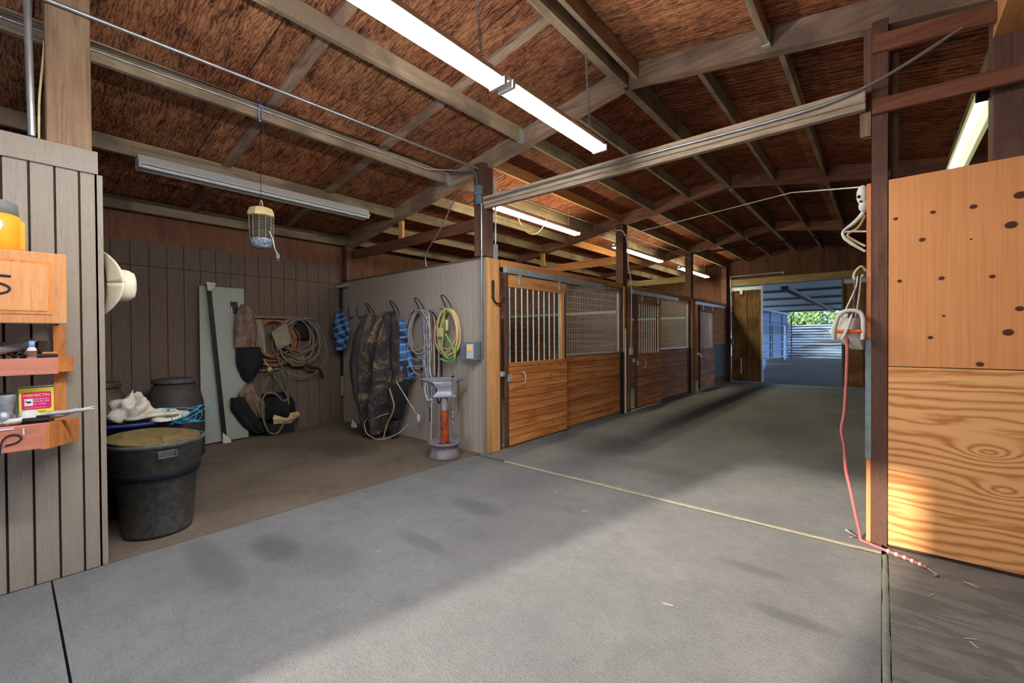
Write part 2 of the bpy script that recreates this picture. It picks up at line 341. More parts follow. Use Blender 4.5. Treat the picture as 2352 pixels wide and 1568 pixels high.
class MB:
    def __init__(s): s.v = []; s.f = []; s.s = []
    def add(s, vs, fs, smooth=False):
        b = len(s.v); s.v += [tuple(q) for q in vs]; s.f += [tuple(i+b for i in q) for q in fs]; s.s += [smooth]*len(fs); return s
    def box(s, x0, x1, y0, y1, z0, z1):
        v = [(x, y, z) for z in (z0, z1) for y in (y0, y1) for x in (x0, x1)]
        return s.add(v, [(0, 2, 3, 1), (4, 5, 7, 6), (0, 1, 5, 4), (2, 6, 7, 3), (0, 4, 6, 2), (1, 3, 7, 5)])
    def bar(s, p, q, w, h, up=(0, 0, 1)):
        p, q = Vector(p), Vector(q); d = (q-p).normalized(); up = Vector(up)
        if abs(d.dot(up)) > .98: up = Vector((1, 0, 0))
        a = d.cross(up).normalized()*w/2; b = a.cross(d).normalized()*h/2
        v = [e+i*a+j*b for e in (p, q) for i, j in ((-1, -1), (1, -1), (1, 1), (-1, 1))]
        return s.add(v, [(0, 1, 2, 3), (7, 6, 5, 4), (0, 4, 5, 1), (1, 5, 6, 2), (2, 6, 7, 3), (3, 7, 4, 0)])
    def tube(s, pts, r, n=8, closed=False, soft=True):
        pts = [Vector(p) for p in pts]; m = len(pts); rr = r if isinstance(r, (list, tuple)) else [r]*m
        if soft and not closed and 4 <= m <= 20: pts, rr = spline(pts, list(rr)); m = len(pts)
        vs = []; prev = None
        for i, p in enumerate(pts):
            a = pts[(i-1) % m] if (closed or i) else p; b = pts[(i+1) % m] if (closed or i < m-1) else p
            t = (b-a).normalized() if (b-a).length > 1e-9 else Vector((0, 0, 1))
            if prev is None: u = t.orthogonal().normalized()
            else:
                u = prev - t*prev.dot(t); u = u.normalized() if u.length > 1e-6 else t.orthogonal().normalized()
            prev = u; w = t.cross(u)
            vs += [p + rr[i]*(math.cos(2*PI*k/n)*u + math.sin(2*PI*k/n)*w) for k in range(n)]
        fs = []
        for i in range(m if closed else m-1):
            j = (i+1) % m
            fs += [(i*n+k, i*n+(k+1) % n, j*n+(k+1) % n, j*n+k) for k in range(n)]
        s.add(vs, fs, True)
        if not closed: s.add(vs[:n], [tuple(range(n-1, -1, -1))]); s.add(vs[-n:], [tuple(range(n))])
        return s
    def lathe(s, prof, c=(0, 0, 0), n=32, smooth=True, ax='z'):
        c = Vector(c); vs = []
        for r, z in prof:
            for k in range(n):
                a = 2*PI*k/n; p = (r*math.cos(a), r*math.sin(a), z)
                if ax == 'y': p = (p[0], p[2], p[1])
                elif ax == 'x': p = (p[2], p[0], p[1])
                vs.append(c+Vector(p))
        fs = [(i*n+k, i*n+(k+1) % n, (i+1)*n+(k+1) % n, (i+1)*n+k) for i in range(len(prof)-1) for k in range(n)]
        return s.add(vs, fs, smooth)
    def ball(s, c, r, n=12, m=8):
        c = Vector(c); r = r if isinstance(r, tuple) else (r, r, r)
        pr = [(math.sin(PI*i/m), -math.cos(PI*i/m)) for i in range(m+1)]
        vs = [c+Vector((q*math.cos(2*PI*k/n)*r[0], q*math.sin(2*PI*k/n)*r[1], z*r[2])) for q, z in pr for k in range(n)]
        return s.add(vs, [(i*n+k, i*n+(k+1) % n, (i+1)*n+(k+1) % n, (i+1)*n+k) for i in range(m) for k in range(n)], True)
    def grid(s, fn, nu, nv, smooth=True):
        vs = [fn(i/nu, j/nv) for j in range(nv+1) for i in range(nu+1)]
        return s.add(vs, [(j*(nu+1)+i, j*(nu+1)+i+1, (j+1)*(nu+1)+i+1, (j+1)*(nu+1)+i) for j in range(nv) for i in range(nu)], smooth)
    def prism(s, poly, fn, d0, d1):
        n = len(poly); vs = [fn(a, b, d0) for a, b in poly]+[fn(a, b, d1) for a, b in poly]
        return s.add(vs, [tuple(range(n-1, -1, -1)), tuple(range(n, 2*n))]+[(i, (i+1) % n, n+(i+1) % n, n+i) for i in range(n)])
    def build(s, name, mat, parent=None, o=None, bevel=0, solid=0, sub=0):
        off = Vector((0, 0, 0))
        if parent is not None:
            q = parent
            while q is not None: off += Vector(q.location); q = q.parent
            lo = Vector((0, 0, 0))
        else:
            if o is None:
                xs = [p[0] for p in s.v]; ys = [p[1] for p in s.v]; zs = [p[2] for p in s.v]
                o = ((min(xs)+max(xs))/2, (min(ys)+max(ys))/2, min(zs))
            off = Vector(o); lo = off
        me = bpy.data.meshes.new(name); me.from_pydata([Vector(p)-off for p in s.v], [], s.f)
        me.polygons.foreach_set('use_smooth', s.s)
        bm = bmesh.new(); bm.from_mesh(me); bmesh.ops.recalc_face_normals(bm, faces=bm.faces); bm.to_mesh(me); bm.free()
        me.materials.append(mat); ob = bpy.data.objects.new(name, me); COL.objects.link(ob); ob.location = lo
        if parent is not None: ob.parent = parent
        if solid:
            m = ob.modifiers.new('solid', 'SOLIDIFY'); m.thickness = solid; m.offset = 0
        if sub:
            m = ob.modifiers.new('sub', 'SUBSURF'); m.levels = sub; m.render_levels = sub
        if bevel:
            m = ob.modifiers.new('bevel', 'BEVEL'); m.width = bevel; m.segments = 2; m.limit_method = 'ANGLE'
        return ob
def tag(o, label, cat, group=None, kind=None):
    o['label'] = label
    if cat: o['category'] = cat
    if group: o['group'] = group
    if kind: o['kind'] = kind
    return o
def root(name, loc, label, cat, group=None, kind=None):
    e = bpy.data.objects.new(name, None); COL.objects.link(e); e.location = loc; e.empty_display_size = .1
    return tag(e, label, cat, group, kind)
def struct(mb, name, mat, label, cat='structure', **k): return tag(mb.build(name, mat, **k), label, cat, kind='structure')
ORD = ['first', 'second', 'third', 'fourth', 'fifth', 'sixth', 'seventh', 'eighth', 'ninth', 'tenth']
def dup(r, loc, label=None, group=None):
    c = r.copy(); COL.objects.link(c); c.location = loc
    if label: c['label'] = label
    if group: c['group'] = group
    for ch in list(r.children):
        d = ch.copy(); COL.objects.link(d); d.parent = c
        for g in list(ch.children):
            e = g.copy(); COL.objects.link(e); e.parent = d
    return c

RX, RZ, RM = -1.88, 4.06, .16
def deck(x): return RZ - RM*abs(x-RX)
B = MB
# ------------------------------------------------------------------ floor
def flat(x0, x1, y0, y1, z1=0, z0=-.12): return B().box(x0, x1, y0, y1, z0, z1)
f = flat(-3.80, -.0, .165, 3.735).box(-3.80, .0, -3.6, .155, -.12, 0).box(-3.80, 0, 3.80, 15.0, -.12, 0)
struct(f, 'floor', M_floor, 'grey broomed concrete aisle slabs with sunlight patch', 'floor', o=(0, 0, 0))
struct(flat(.035, 3.85, -3.6, 3.90), 'floor', M_floor_wet, 'stained damp concrete slab in front of the plywood wall', 'floor', o=(0, 0, 0))
struct(flat(-7.4, -3.81, -.1, 3.95), 'floor', M_floor_tack, 'concrete floor with painted brown shade in the open tack bay', 'floor', o=(0, 0, 0))
struct(flat(-7.4, -3.8, 3.95, 15.1, -.02), 'floor', M_bed, 'bedding covered floor inside the horse stalls', 'floor', o=(0, 0, 0))
struct(flat(.0, 3.85, 3.90, 15.1, -.02), 'floor', M_bed, 'floor of the stalls behind the plywood wall', 'floor', o=(0, 0, 0))
struct(flat(-7.5, 3.9, -3.7, 15.1, -.11, -.3), 'floor', M_gap, 'dark ground seen in the gaps between slabs', 'floor', o=(0, 0, 0))
def wavy_strip(x0, x1, y0, y1, along, seed, h=.006):
    rnd = random.Random(seed); n = 60
    def fn(u, v):
        j = (rnd.random()-.5)*.006
        if along == 'x': return (x0+(x1-x0)*u, y0+(y1-y0)*v+(j if 0 < v < 1 or True else 0), h*math.sin(PI*v)+.001*rnd.random())
        return (x0+(x1-x0)*u+j, y0+(y1-y0)*v, h*math.sin(PI*u)+.001*rnd.random())
    return B().grid(fn, n if along == 'x' else 3, 3 if along == 'x' else n)
struct(wavy_strip(-3.35, .0, 3.742, 3.80, 'x', 1), 'trim_1', M_caulk, 'pale filler strip in the floor joint between the two door posts', 'joint', o=(0, 0, 0))
struct(wavy_strip(.003, .032, -3.4, 3.74, 'y', 2), 'trim_2', M_caulkg, 'greenish filler in the floor joint running from the dark post', 'joint', o=(0, 0, 0))
struct(B().box(-7.4, -3.795, 3.95, 4.0, -.02, 0).box(-3.85, -3.74, 4.1, 14.9, -.02, .03), 'trim_3', M_caulkg, 'low concrete curb under the stall fronts', 'curb', o=(0, 0, 0))

# ------------------------------------------------------------------ roof
t = .025
def slab(xa, xb):
    v = []
    for y in (-3.65, 15.3):
        for x in (xa, xb): v += [(x, y, deck(x)), (x, y, deck(x)+t)]
    return v
r = B()
for xa, xb in ((-7.6, RX), (RX, 4.0)):
    r.add(slab(xa, xb), [(0, 2, 6, 4), (1, 5, 7, 3), (0, 1, 3, 2), (4, 6, 7, 5), (0, 4, 5, 1), (2, 3, 7, 6)])
struct(r, 'ceiling', M_roof, 'reddish brown streaked plywood roof deck on two gentle slopes', 'ceiling', o=(0, 0, 0))
BAYS = [(-3.45, .20, 'above the front bay'), (.34, 3.90, 'above the tack bay'), (4.0, 7.62, 'above first stall'), (7.72, 11.4, 'above middle stall'), (11.5, 14.85, 'above last stall')]
# rafters
RAF = [(.27, 'over the grey plank wall'), (3.95, 'over the tack bay partition'), (7.67, 'behind the first stall'), (11.45, 'behind the second stall')]
for y, wh in RAF:
    for sg, nm in ((-1, 'stall side'), (1, 'plywood wall side')):
        xe = -7.25 if sg < 0 else 3.75
        p = [(RX, -.0), (xe, 0)]
        m = B(); w = .045
        v = [(x, yy, deck(x)-d) for yy in (y-w, y+w) for x in (RX+sg*.03, xe) for d in (0.002, .2)]
        m.add(v, [(0, 1, 3, 2), (4, 6, 7, 5), (0, 4, 5, 1), (2, 3, 7, 6), (0, 2, 6, 4), (1, 5, 7, 3)])
        tag(m.build('roof_rafter', M_beam_x if y < 5 else M_redraf), 'heavy rough cross rafter %s, %s of the ridge' % (wh, nm), 'rafter')
# ridge and purlins
def purlin(x, y0, y1, h, w, lab, mat=None, group=None):
    z = deck(x)-.003-RM*w/2
    return tag(B().box(x-w/2, x+w/2, y0, y1, z-h, z).build('roof_purlin', mat or M_beam_y), lab, 'purlin', group)
for k, (y0, y1, wh) in enumerate(BAYS):
    yy0 = y0 if k == 0 else y0
    purlin(RX-.01, yy0, y1, .205, .075, 'deep rough ridge beam at the roof peak %s' % wh)
    if k < 2:
        if k == 1: purlin(-1.77, y0, y1, .15, .04, 'thin board beside the ridge beam %s' % wh)
        for i, x in enumerate((-3.16, -4.42, -5.72)): purlin(x, y0, y1, .15, .045, 'rough purlin %s, %s from the ridge, tack side' % (wh, ORD[i]))
        for i, x in enumerate((-.69, .62)): purlin(x, y0, y1, .15, .045, 'rough purlin %s, %s from the ridge, plywood wall side' % (wh, ORD[i]))
        purlin(-7.12, y0, y1, .16, .09, 'thick pale eave beam along the back wall %s' % wh)
    else:
        for i, x in enumerate((-2.51, -3.14, -3.77, -4.40, -5.03, -5.66, -6.3, -7.05)):
            purlin(x, y0, y1, .145, .04, 'rough purlin %s, %s from the ridge, stall side' % (wh, ORD[i]), M_orange_y if (k == 2 and i == 2) or (k == 3 and i == 4) else None)
        for i, x in enumerate((-1.25, -.62, .02, .64, 1.28)):
            purlin(x, y0, y1, .145, .04, 'rough purlin %s, %s from the ridge, plywood wall side' % (wh, ORD[i]))
# flat blocking strips over plywood seams in the near bay
for y, wh in ((1.65, 'nearer the grey plank wall'), (2.85, 'nearer the grooved partition')):
    for i, (xa, xb) in enumerate(((-1.93, -3.13), (-3.19, -4.39), (-4.45, -5.69), (-5.75, -7.07))):
        v = [(x, yy, deck(x)-d) for yy in (y-.045, y+.045) for x in (xa, xb) for d in (.002, .04)]
        tag(B().add(v, [(0, 1, 3, 2), (4, 6, 7, 5), (0, 4, 5, 1), (2, 3, 7, 6), (0, 2, 6, 4), (1, 5, 7, 3)]).build('roof_block', M_beam_x),
            'flat strip across the roof plywood %s, %s from the ridge' % (wh, ORD[i]), 'blocking')
# metal joist hangers at the rafter over the partition
for i, x in enumerate((-3.16, -4.42, -.69)):
    z = deck(x)
    tag(B().box(x-.03, x+.03, 3.86, 3.90, z-.17, z-.155).box(x+.024, x+.028, 3.82, 3.9, z-.16, z-.03).box(x-.028, x-.024, 3.82, 3.9, z-.16, z-.03).build('joist_hanger', M_galv),
        'small steel hanger holding a purlin at the %s' % ('first purlin left of the big lamps' if i == 0 else 'conduit purlin' if i == 1 else 'purlin near the dark post'), 'bracket')

# ------------------------------------------------------------------ walls
def siding(axis, a0, a1, pos, z0, z1, pitch, thick, face, gw=.012, start=None):
    """grooved sheet: boards stand proud of a backing on the side given by face (+1/-1)"""
    m, g = B(), B(); d = .006
    e0, e1 = sorted((pos, pos-face*(thick-d)))
    if axis == 'y': g.box(e0-0, e1, a0, a1, z0, z1)
    else: g.box(a0, a1, e0, e1, z0, z1)
    edges = []; x = start if start is not None else a0+pitch
    while x < a1-.01:
        if x > a0+.01: edges.append(x)
        x += pitch
    pts = [a0]+edges+[a1]
    for i in range(len(pts)-1):
        p0 = pts[i]+(gw/2 if i else 0); p1 = pts[i+1]-(gw/2 if i < len(pts)-2 else 0)
        q0, q1 = sorted((pos, pos+face*d))
        if axis == 'y': m.box(q0, q1, p0, p1, z0, z1)
        else: m.box(p0, p1, q0, q1, z0, z1)
    return m, g
# near grey plank wall (faces the aisle)
m, g = siding('y', -3.45, .385, -3.806, .004, 2.50,   .105, .10, 1, .011, start=-3.45+.105*.76)
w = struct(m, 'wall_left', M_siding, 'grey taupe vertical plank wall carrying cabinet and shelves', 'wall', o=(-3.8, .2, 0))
g.build('plank_gaps', M_groove, w)
B().box(-3.9, -3.80, .375, .412, .004, 2.5).build('corner_trim', M_siding, w)
B().box(-3.9, -3.785, -3.45, .39, 2.5, 2.64).build('top_board', M_siding, w)
m, g = siding('y', .10, 3.84, -7.226, .0, 2.71, .185, .05, 1, .008)
w = struct(m, 'wall_back', M_siding_back, 'grooved taupe siding wall darkened by painted shade at the back of the tack bay', 'wall', o=(-7.22, 2, 0))
g.build('siding_gaps', M_groove, w)
B().box(-7.27, -7.215, .10, 3.9, 2.71, deck(-7.2)-.01).build('upper_board', M_brownboard, w)
B().box(-7.222, -7.214, .10, 3.84, 2.395, 2.402).build('seam', M_groove, w)
m, g = siding('x', -7.2, -3.745, 3.846, .0, 2.42, .102, .10, -1, .006)
# partition must stand behind its face: backing spans 3.846..3.94
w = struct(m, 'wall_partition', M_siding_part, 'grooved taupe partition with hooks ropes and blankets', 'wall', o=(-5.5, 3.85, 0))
g.build('siding_gaps', M_groove, w)
B().box(-7.03, -3.745, 3.838, 3.95, 2.42, 2.45).build('cap_board', M_siding_back, w)
B().box(-3.735, -3.70, 3.80, 3.845, 0, 2.42).build('corner_trim', M_siding, w)
struct(B().box(-7.26, -3.9, 0, .095, 0, 2.6), 'wall_side', M_siding_back, 'wall in painted-shade brown closing the tack bay on the camera side', 'wall')
# long outside walls
struct(B().box(-7.42, -7.27, -3.5, 15.1, -.1, deck(-7.35)+.02), 'wall_outer', M_brownboard, 'brown outer wall behind the stalls', 'wall')
struct(B().box(3.75, 3.9, -3.5, 15.1, -.1, deck(3.8)+.02), 'wall_right', M_brownboard, 'brown outer wall beyond the plywood partition', 'wall')
# camera side gable with a sliding door opening that lets the sun in
gp = B()
def gable(m, y0, y1, xo0, xo1, zo):
    P = [(-7.45, 0), (-7.45, deck(-7.45)+.0), (xo0, deck(xo0)), (xo0, 0)]
    for poly in ([(-7.45, -.1), (xo0, -.1), (xo0, deck(xo0)), (-7.45, deck(-7.45))], [(xo1, -.1), (3.9, -.1), (3.9, deck(3.9)), (xo1, deck(xo1))] if xo1 > RX else [(xo1, -.1), (3.9, -.1), (3.9, deck(3.9)), (RX, deck(RX)), (xo1, deck(xo1))],
                 [(xo0, zo), (xo1, zo), (xo1, deck(xo1)), (RX, RZ), (xo0, deck(xo0))] if xo0 < RX < xo1 else [(xo0, zo), (xo1, zo), (xo1, deck(xo1)), (xo0, deck(xo0))]):
        m.prism(poly, lambda a, b, d: (a, d, b), y0, y1)
    return m
struct(gable(B(), -3.6, -3.5, -2.86, -1.24, 2.88), 'wall_front', M_brownboard, 'gable wall with the door opening behind the viewer', 'wall')
we = struct(gable(B(), 14.95, 15.05, -3.66, -.05, 3.0), 'wall_end', M_brownboard, 'dark brown gable wall around the open doorway at the far end of the aisle', 'wall')
# plywood wall
w = struct(B().box(.031, .7, 3.93, 3.97, 0, .1).box(.031, 3.7, 3.93, 3.97, 2.4, 2.49), 'wall_plywood', M_dark_x, 'tall orange plywood partition beside the dark post', 'wall', o=(.0, 3.9, 0))
B().box(.034, 3.74, 3.90, 3.92, 1.238, 2.50).build('upper_sheet', M_plyA, w, bevel=.001)
B().box(.034, 3.74, 3.901, 3.92, .02, 1.232).build('lower_sheet', M_plyB, w, bevel=.001)
# end doorway
tag(B().box(-3.66, .3, 14.85, 14.945, 3.0, 3.2).build('door_header', M_end_x), 'long pale header timber above the far doorway', 'beam')
def leaf(x0, x1, lab, n):
    d = struct(B().box(x0, x1, 14.98, 15.04, .03, 2.93), n, M_door_z, lab, 'door')
    B().box(x0+.0, x0+.05, 14.96, 14.98, .03, 2.93).box(x1-.05, x1, 14.96, 14.98, .03, 2.93).box((x0+x1)/2-.02, (x0+x1)/2+.02, 14.96, 14.98, .03, 2.93).build('door_batten', M_door_z, d)
    B().box(x0, x1, 14.95, 14.99, 2.86, 2.96).build('top_rail', M_galv, d)
    return d
d = leaf(-3.62, -2.80, 'brown plywood sliding door leaf left of the far doorway', 'door_1')
B().box(-3.36, -3.32, 14.93, 14.96, 1.05-.8, .75).build('hasp', M_galv, d)
B().box(-2.80, -2.76, 14.93, 15.05, .03, 3.0).build('edge_trim', M_white, d)
B().box(-3.38, -3.3, 14.93, 14.96, 2.75, 2.9).build('roller', M_galv, d)
d = leaf(-.80, .02, 'brown plywood sliding door leaf right of the far doorway', 'door_2')
B().box(-.84, -.80, 14.93, 15.05, .03, 3.0).build('edge_trim', M_greylid, d)

# ------------------------------------------------------------------ posts
def post(x0, x1, y0, y1, z0, z1, mat, lab): return tag(B().box(x0, x1, y0, y1, z0, z1).build('wood_post', mat, bevel=.006), lab, 'post')
post(-3.90, -3.80, .168, .366, 2.643, deck(-3.9)-.01, M_tan_z, 'broad rough tan post standing on top of the grey plank wall')
pa = root('wood_post', (-3.74, 3.9, 0), 'dark post at the partition corner with a fresh orange lower face', 'post')
B().box(-3.86, -3.72, 3.80, 4.0, 2.455, 3.60).build('upper_post', M_dark_z, pa, bevel=.006)
B().box(-3.86, -3.74, 3.96, 4.09, 0, 2.44).build('lower_post', M_dark_z, pa)
B().box(-3.735, -3.70, 3.85, 4.085, .004, 2.44).build('orange_board', M_orange_z, pa, bevel=.004)
B().box(-3.76, -3.712, 4.09, 4.13, .004, 2.3).build('door_stop', M_rust, pa)
# black bracket hook
B().tube([(-3.685, 3.95, 2.16), (-3.685, 3.95, 1.93)], .016, 6).tube([(-3.68, 3.95, 2.0), (-3.68, 3.955, 1.93), (-3.67, 3.99, 1.88), (-3.66, 4.05, 1.875), (-3.66, 4.10, 1.90), (-3.66, 4.13, 1.96)], .011, 8).build('hook', M_darkmetal, pa)
for (y, nm, z1) in ((7.66, 'first', 3.6), (11.48, 'second', 3.6), (14.80, 'third', 3.6)):
    p = root('wood_post', (-3.76, y, 0), 'tall dark square post between stalls, at the far end of the %s stall' % nm, 'post')
    B().box(-3.86, -3.71, y-.09, y+.09, 0, z1-.02).build('upper_post', M_dark_z, p, bevel=.006)
    if nm != 'third':
        B().box(-3.705, -3.685, y-.10, y-.03, 0, 2.4).build('orange_board', M_orange_z, p)
        B().box(-3.70, -3.68, y+.09, y+.15, 0, 2.4).build('brown_board', M_tan_z, p)
        B().box(-3.74, -3.69, y-.16, y-.105, .0, 1.16).build('black_edge_strip', M_darkmetal, p)
pb = root('wood_post', (-.01, 3.95, 0), 'dark square post with orange side strip at the plywood wall', 'post')
B().box(-.055, .03, 3.90, 3.99, .003, 3.6).build('main_post', M_dark_z, pb, bevel=.003)
B().box(-.082, -.057, 3.905, 3.96, .003, 2.50).build('orange_side_strip', M_strip, pb, bevel=.002)
B().box(-.088, -.056, 3.898, 3.904, .59, 1.42).box(-.088, -.082, 3.9, 3.96, .59, 1.42).build('metal_guard', M_guard, pb)
B().box(-.10, -.057, 3.93, 3.98, 2.82, 3.6).build('upper_side_board', M_dark_z, pb)
B().box(-.12, -.06, 3.905, 3.95, 2.83, 3.0).build('block', M_tan_z, pb)
tag(B().box(.045, .085, 4.0, 4.09, 2.502, 3.5).build('wood_stud', M_dark_z), 'short reddish stud rising behind the plywood wall next to the dark post', 'stud')
post(.52, .72, 3.99, 4.15, 2.505, deck(.6)-.02, M_dark_z, 'wide dark post rising behind the plywood wall')
tag(B().box(.52, .70, -3.4, 3.985, 3.28, 3.62).build('roof_beam', M_orange_y), 'large orange brown beam running overhead into the wide post', 'beam')
tag(B().bar((-.053, 3.877, 3.005), (1.6, 3.877, 2.94), .04, .10).build('cross_rail', M_dark_x, bevel=.003), 'reddish horizontal rail nailed across the posts above the plywood wall', 'rail')
tag(B().bar((-.05, 3.877, 3.43), (.52, 3.877, 3.375), .04, .115).build('cross_rail', M_dark_x, bevel=.003), 'upper reddish board between the dark post and the wide post', 'rail')

# main tie beam with conduit
tb = root('tie_beam', (-1.9, 3.86, 3.0), 'long pale rough beam crossing the aisle with a thin conduit on its face', 'beam')
B().bar((-3.715, 3.85, 3.12), (-.085, 3.85, 3.085), .09, .10).build('upper_beam', M_pale_x, tb, bevel=.008)
B().bar((-3.715, 3.86, 3.055), (-.085, 3.86, 3.02), .06, .05).build('lower_strip', M_pale_x, tb, bevel=.006)
tag(B().tube([(-3.68, 3.785, 3.115), (-1.9, 3.785, 3.10), (-.6, 3.785, 3.075), (-.25, 3.785, 3.09), (0, 3.79, 3.15), (.25, 3.80, 3.26), (.37, 3.83, 3.33)], .011, 8).build('conduit', M_steel), 'thin steel conduit along the aisle beam that rises past the dark post', 'conduit')
# ties across the stalls
for y, mt, lab in ((3.99, M_dark_x, 'reddish tie board above the tack bay partition, its end cut at an angle'), (7.66, M_orange_x, 'orange tie board above the first stall divider'), (11.45, M_end_x, 'pale tie board above the second stall divider')):
    tag(B().prism([(-7.2, 2.86), (-6.86, 2.84), (-3.87, 2.85), (-3.87, 3.0), (-7.2, 2.99)], lambda a, b, d: (a, d, b), y+.0, y+.04).build('tie_board', mt), lab, 'board')
for x, y, lab in ((-5.66, 4.0, 'short orange block hanging between the tie board and the rafter over the partition'), (-5.62, 7.62, 'short pale block above the first stall divider')):
    tag(B().box(x-.05, x+.05, y-.02, y+.02, 2.99, deck(x)-.2).build('hanger_block', M_orange_z), lab, 'block')
tag(B().box(-7.2, -7.05, 3.84, 3.95, 2.45, 3.1).build('wood_post', M_dark_z), 'short dark post in the back corner above the partition', 'post')

# ------------------------------------------------------------------ stalls
def groove_boards(m, x0, x1, y0, y1, z0, z1, period=.102):
    z = z0
    while z < z1-.01:
        m.box(x0, x1, y0, y1, z, min(z+period-.007, z1)); z += period
def gaps(x0, x1, y0, y1, z0, z1, par):
    B().box(x0+(.004 if x1-x0 > .1 else .006), x1-(.004 if x1-x0 > .1 else .006), y0+.004, y1-.004, z0+.002, z1-.002).build('board_gaps', M_groove, par)
def sliding_door(y0, y1, lab, nb, wood_mat=M_board_y, pale=None):
    d = root('stall_door', (-3.67, (y0+y1)/2, 0), lab, 'door')
    m = B(); groove_boards(m, -3.69, -3.65, y0, y1, .05, 1.12); m.build('lower_boards', wood_mat, d); gaps(-3.69, -3.65, y0, y1, .05, 1.12, d)
    B().box(-3.70, -3.655, y0, y1, 2.10, 2.255).build('top_board', M_orange_y, d, bevel=.003)
    B().box(-3.695, -3.655, y1-.13, y1-.06, 1.12, 2.1).build('wood_stile', M_orange_z, d)
    B().box(-3.70, -3.65, y0-.035, y0, .04, 2.26).build('rust_edge', M_rust, d)
    for i in range(nb):
        y = y0+.05+(y1-y0-.09)*i/(nb-1)
        B().tube([(-3.675, y, 1.11), (-3.675, y, 2.12)], .0115, 8).build('bar', M_galv, d)
    for y in (y0+.24, y1-.18):
        B().box(-3.652, -3.646, y-.025, y+.025, 2.14, 2.33).box(-3.645, -3.636, y-.012, y+.012, 2.16, 2.20).build('roller_hanger', M_galv, d)
    B().tube([(-3.648, y0+.26, .99), (-3.60, y0+.265, .97), (-3.595, y0+.265, .85), (-3.648, y0+.26, .82)], .008, 6).build('handle', M_galv, d)
    B().box(-3.65, -3.64, y0-.02, y0+.05, .88, .97).box(-3.70, -3.66, y0-.11, y0-.06, .95, 1.01).build('latch', M_galv, d)
    return d
def mesh_panel(y0, y1, lab, period=.05, boards=True):
    d = root('mesh_stall_wall', (-3.77, (y0+y1)/2, 0), lab, 'panel')
    m = B(); groove_boards(m, -3.79, -3.75, y0, y1, .04, 1.155, .10); m.build('lower_boards', M_board_y, d); gaps(-3.79, -3.75, y0, y1, .04, 1.155, d)
    w_ = B(); n = int((y1-y0)/period)
    for i in range(n+1):
        y = y0+(y1-y0)*i/n; w_.tube([(-3.765, y, 1.16), (-3.765, y, 2.31)], .0028, 4)
    for k in range(12):
        z = 1.18+1.12*k/11; w_.tube([(-3.762, y0, z), (-3.762, y1, z)], .0028, 4)
    w_.build('wire_mesh', M_galv, d)
    B().box(-3.79, -3.70, y0-.035, y0-.005, .02, 2.27).build('dark_stile', M_darkmetal, d)
    B().box(-3.785, -3.75, y1-.03, y1, 1.16, 2.25).build('steel_channel', M_galv, d)
    B().box(-3.79, -3.745, y0, y1, 1.155, 1.175).build('sill_strip', M_galv, d)
    return d
def header(y0, y1, yt, lab1, lab2):
    tag(B().box(-3.80, -3.70, y0, y1, 2.35, 2.445).build('stall_header', M_orange_y, bevel=.004), lab1, 'beam')
    k = B().box(-3.695, -3.64, y0+.02, yt, 2.275, 2.35)
    tag(k.build('door_track', M_galv, bevel=.003), lab2, 'track')
sliding_door(4.20, 5.55, 'sliding stall door with bars beside the partition corner, first stall', 11)
mesh_panel(5.60, 7.50, 'fixed stall front with wire mesh over honey boards, first stall')
header(4.13, 7.56, 6.7, 'orange header beam over the front of the first stall', 'galvanized box track over the first stall door')
sliding_door(8.05, 9.28, 'sliding stall door with bars in the middle stall', 11)
mesh_panel(9.33, 11.30, 'fixed stall front with wire mesh over honey boards, middle stall')
header(7.82, 11.38, 10.3, 'brown header beam over the front of the middle stall', 'galvanized box track over the middle stall door')
sliding_door(11.95, 13.2, 'sliding stall door with bars in the stall nearest the far doorway', 11)
header(11.58, 14.7, 14.3, 'header beam over the front of the last stall', 'galvanized box track over the last stall door')
d = root('mesh_stall_wall', (-3.77, 13.9, 0), 'closed stall front of plywood over a grey sheet, last stall', 'panel')
B().box(-3.79, -3.75, 13.25, 14.70, 1.2, 2.33).build('upper_plywood', M_orange_y, d)
B().box(-3.79, -3.75, 13.25, 14.70, .22, 1.19).build('grey_sheet', M_greylid, d)
B().box(-3.79, -3.75, 13.25, 14.70, .03, .22).build('base_board', M_dark_x, d)
# stall dividers and backs
for k, (y, lab) in enumerate(((4.03, 'board lining on the stall side of the tack bay partition'), (7.66, 'wooden divider between first and middle stall'), (11.48, 'wooden divider between middle and last stall'))):
    m = B(); groove_boards(m, -7.2, -3.88, y-.02, y+.02, 0, 1.9 if k else 2.3, .14)
    d = root('stall_divider', (-5.5, y, 0), lab, 'divider'); m.build('boards', M_board_x, d)
    B().box(-7.2, -3.88, y-.03, y+.03, 1.9 if k else 2.3, 1.95 if k else 2.33).build('cap', M_galv if k else M_orange_x, d)
m = B(); groove_boards(m, -7.255, -7.215, 4.0, 14.9, 0, 2.3, .14)
tag(m.build('stall_lining', boards('shaded_back_boards', (100, 68, 44), (124, 90, 62), (62, 42, 28), 'y', .14, 0)), 'horizontal board lining on the back wall of the stalls', 'lining')  # lining colour darkened like the dividers, standing in for stall shade

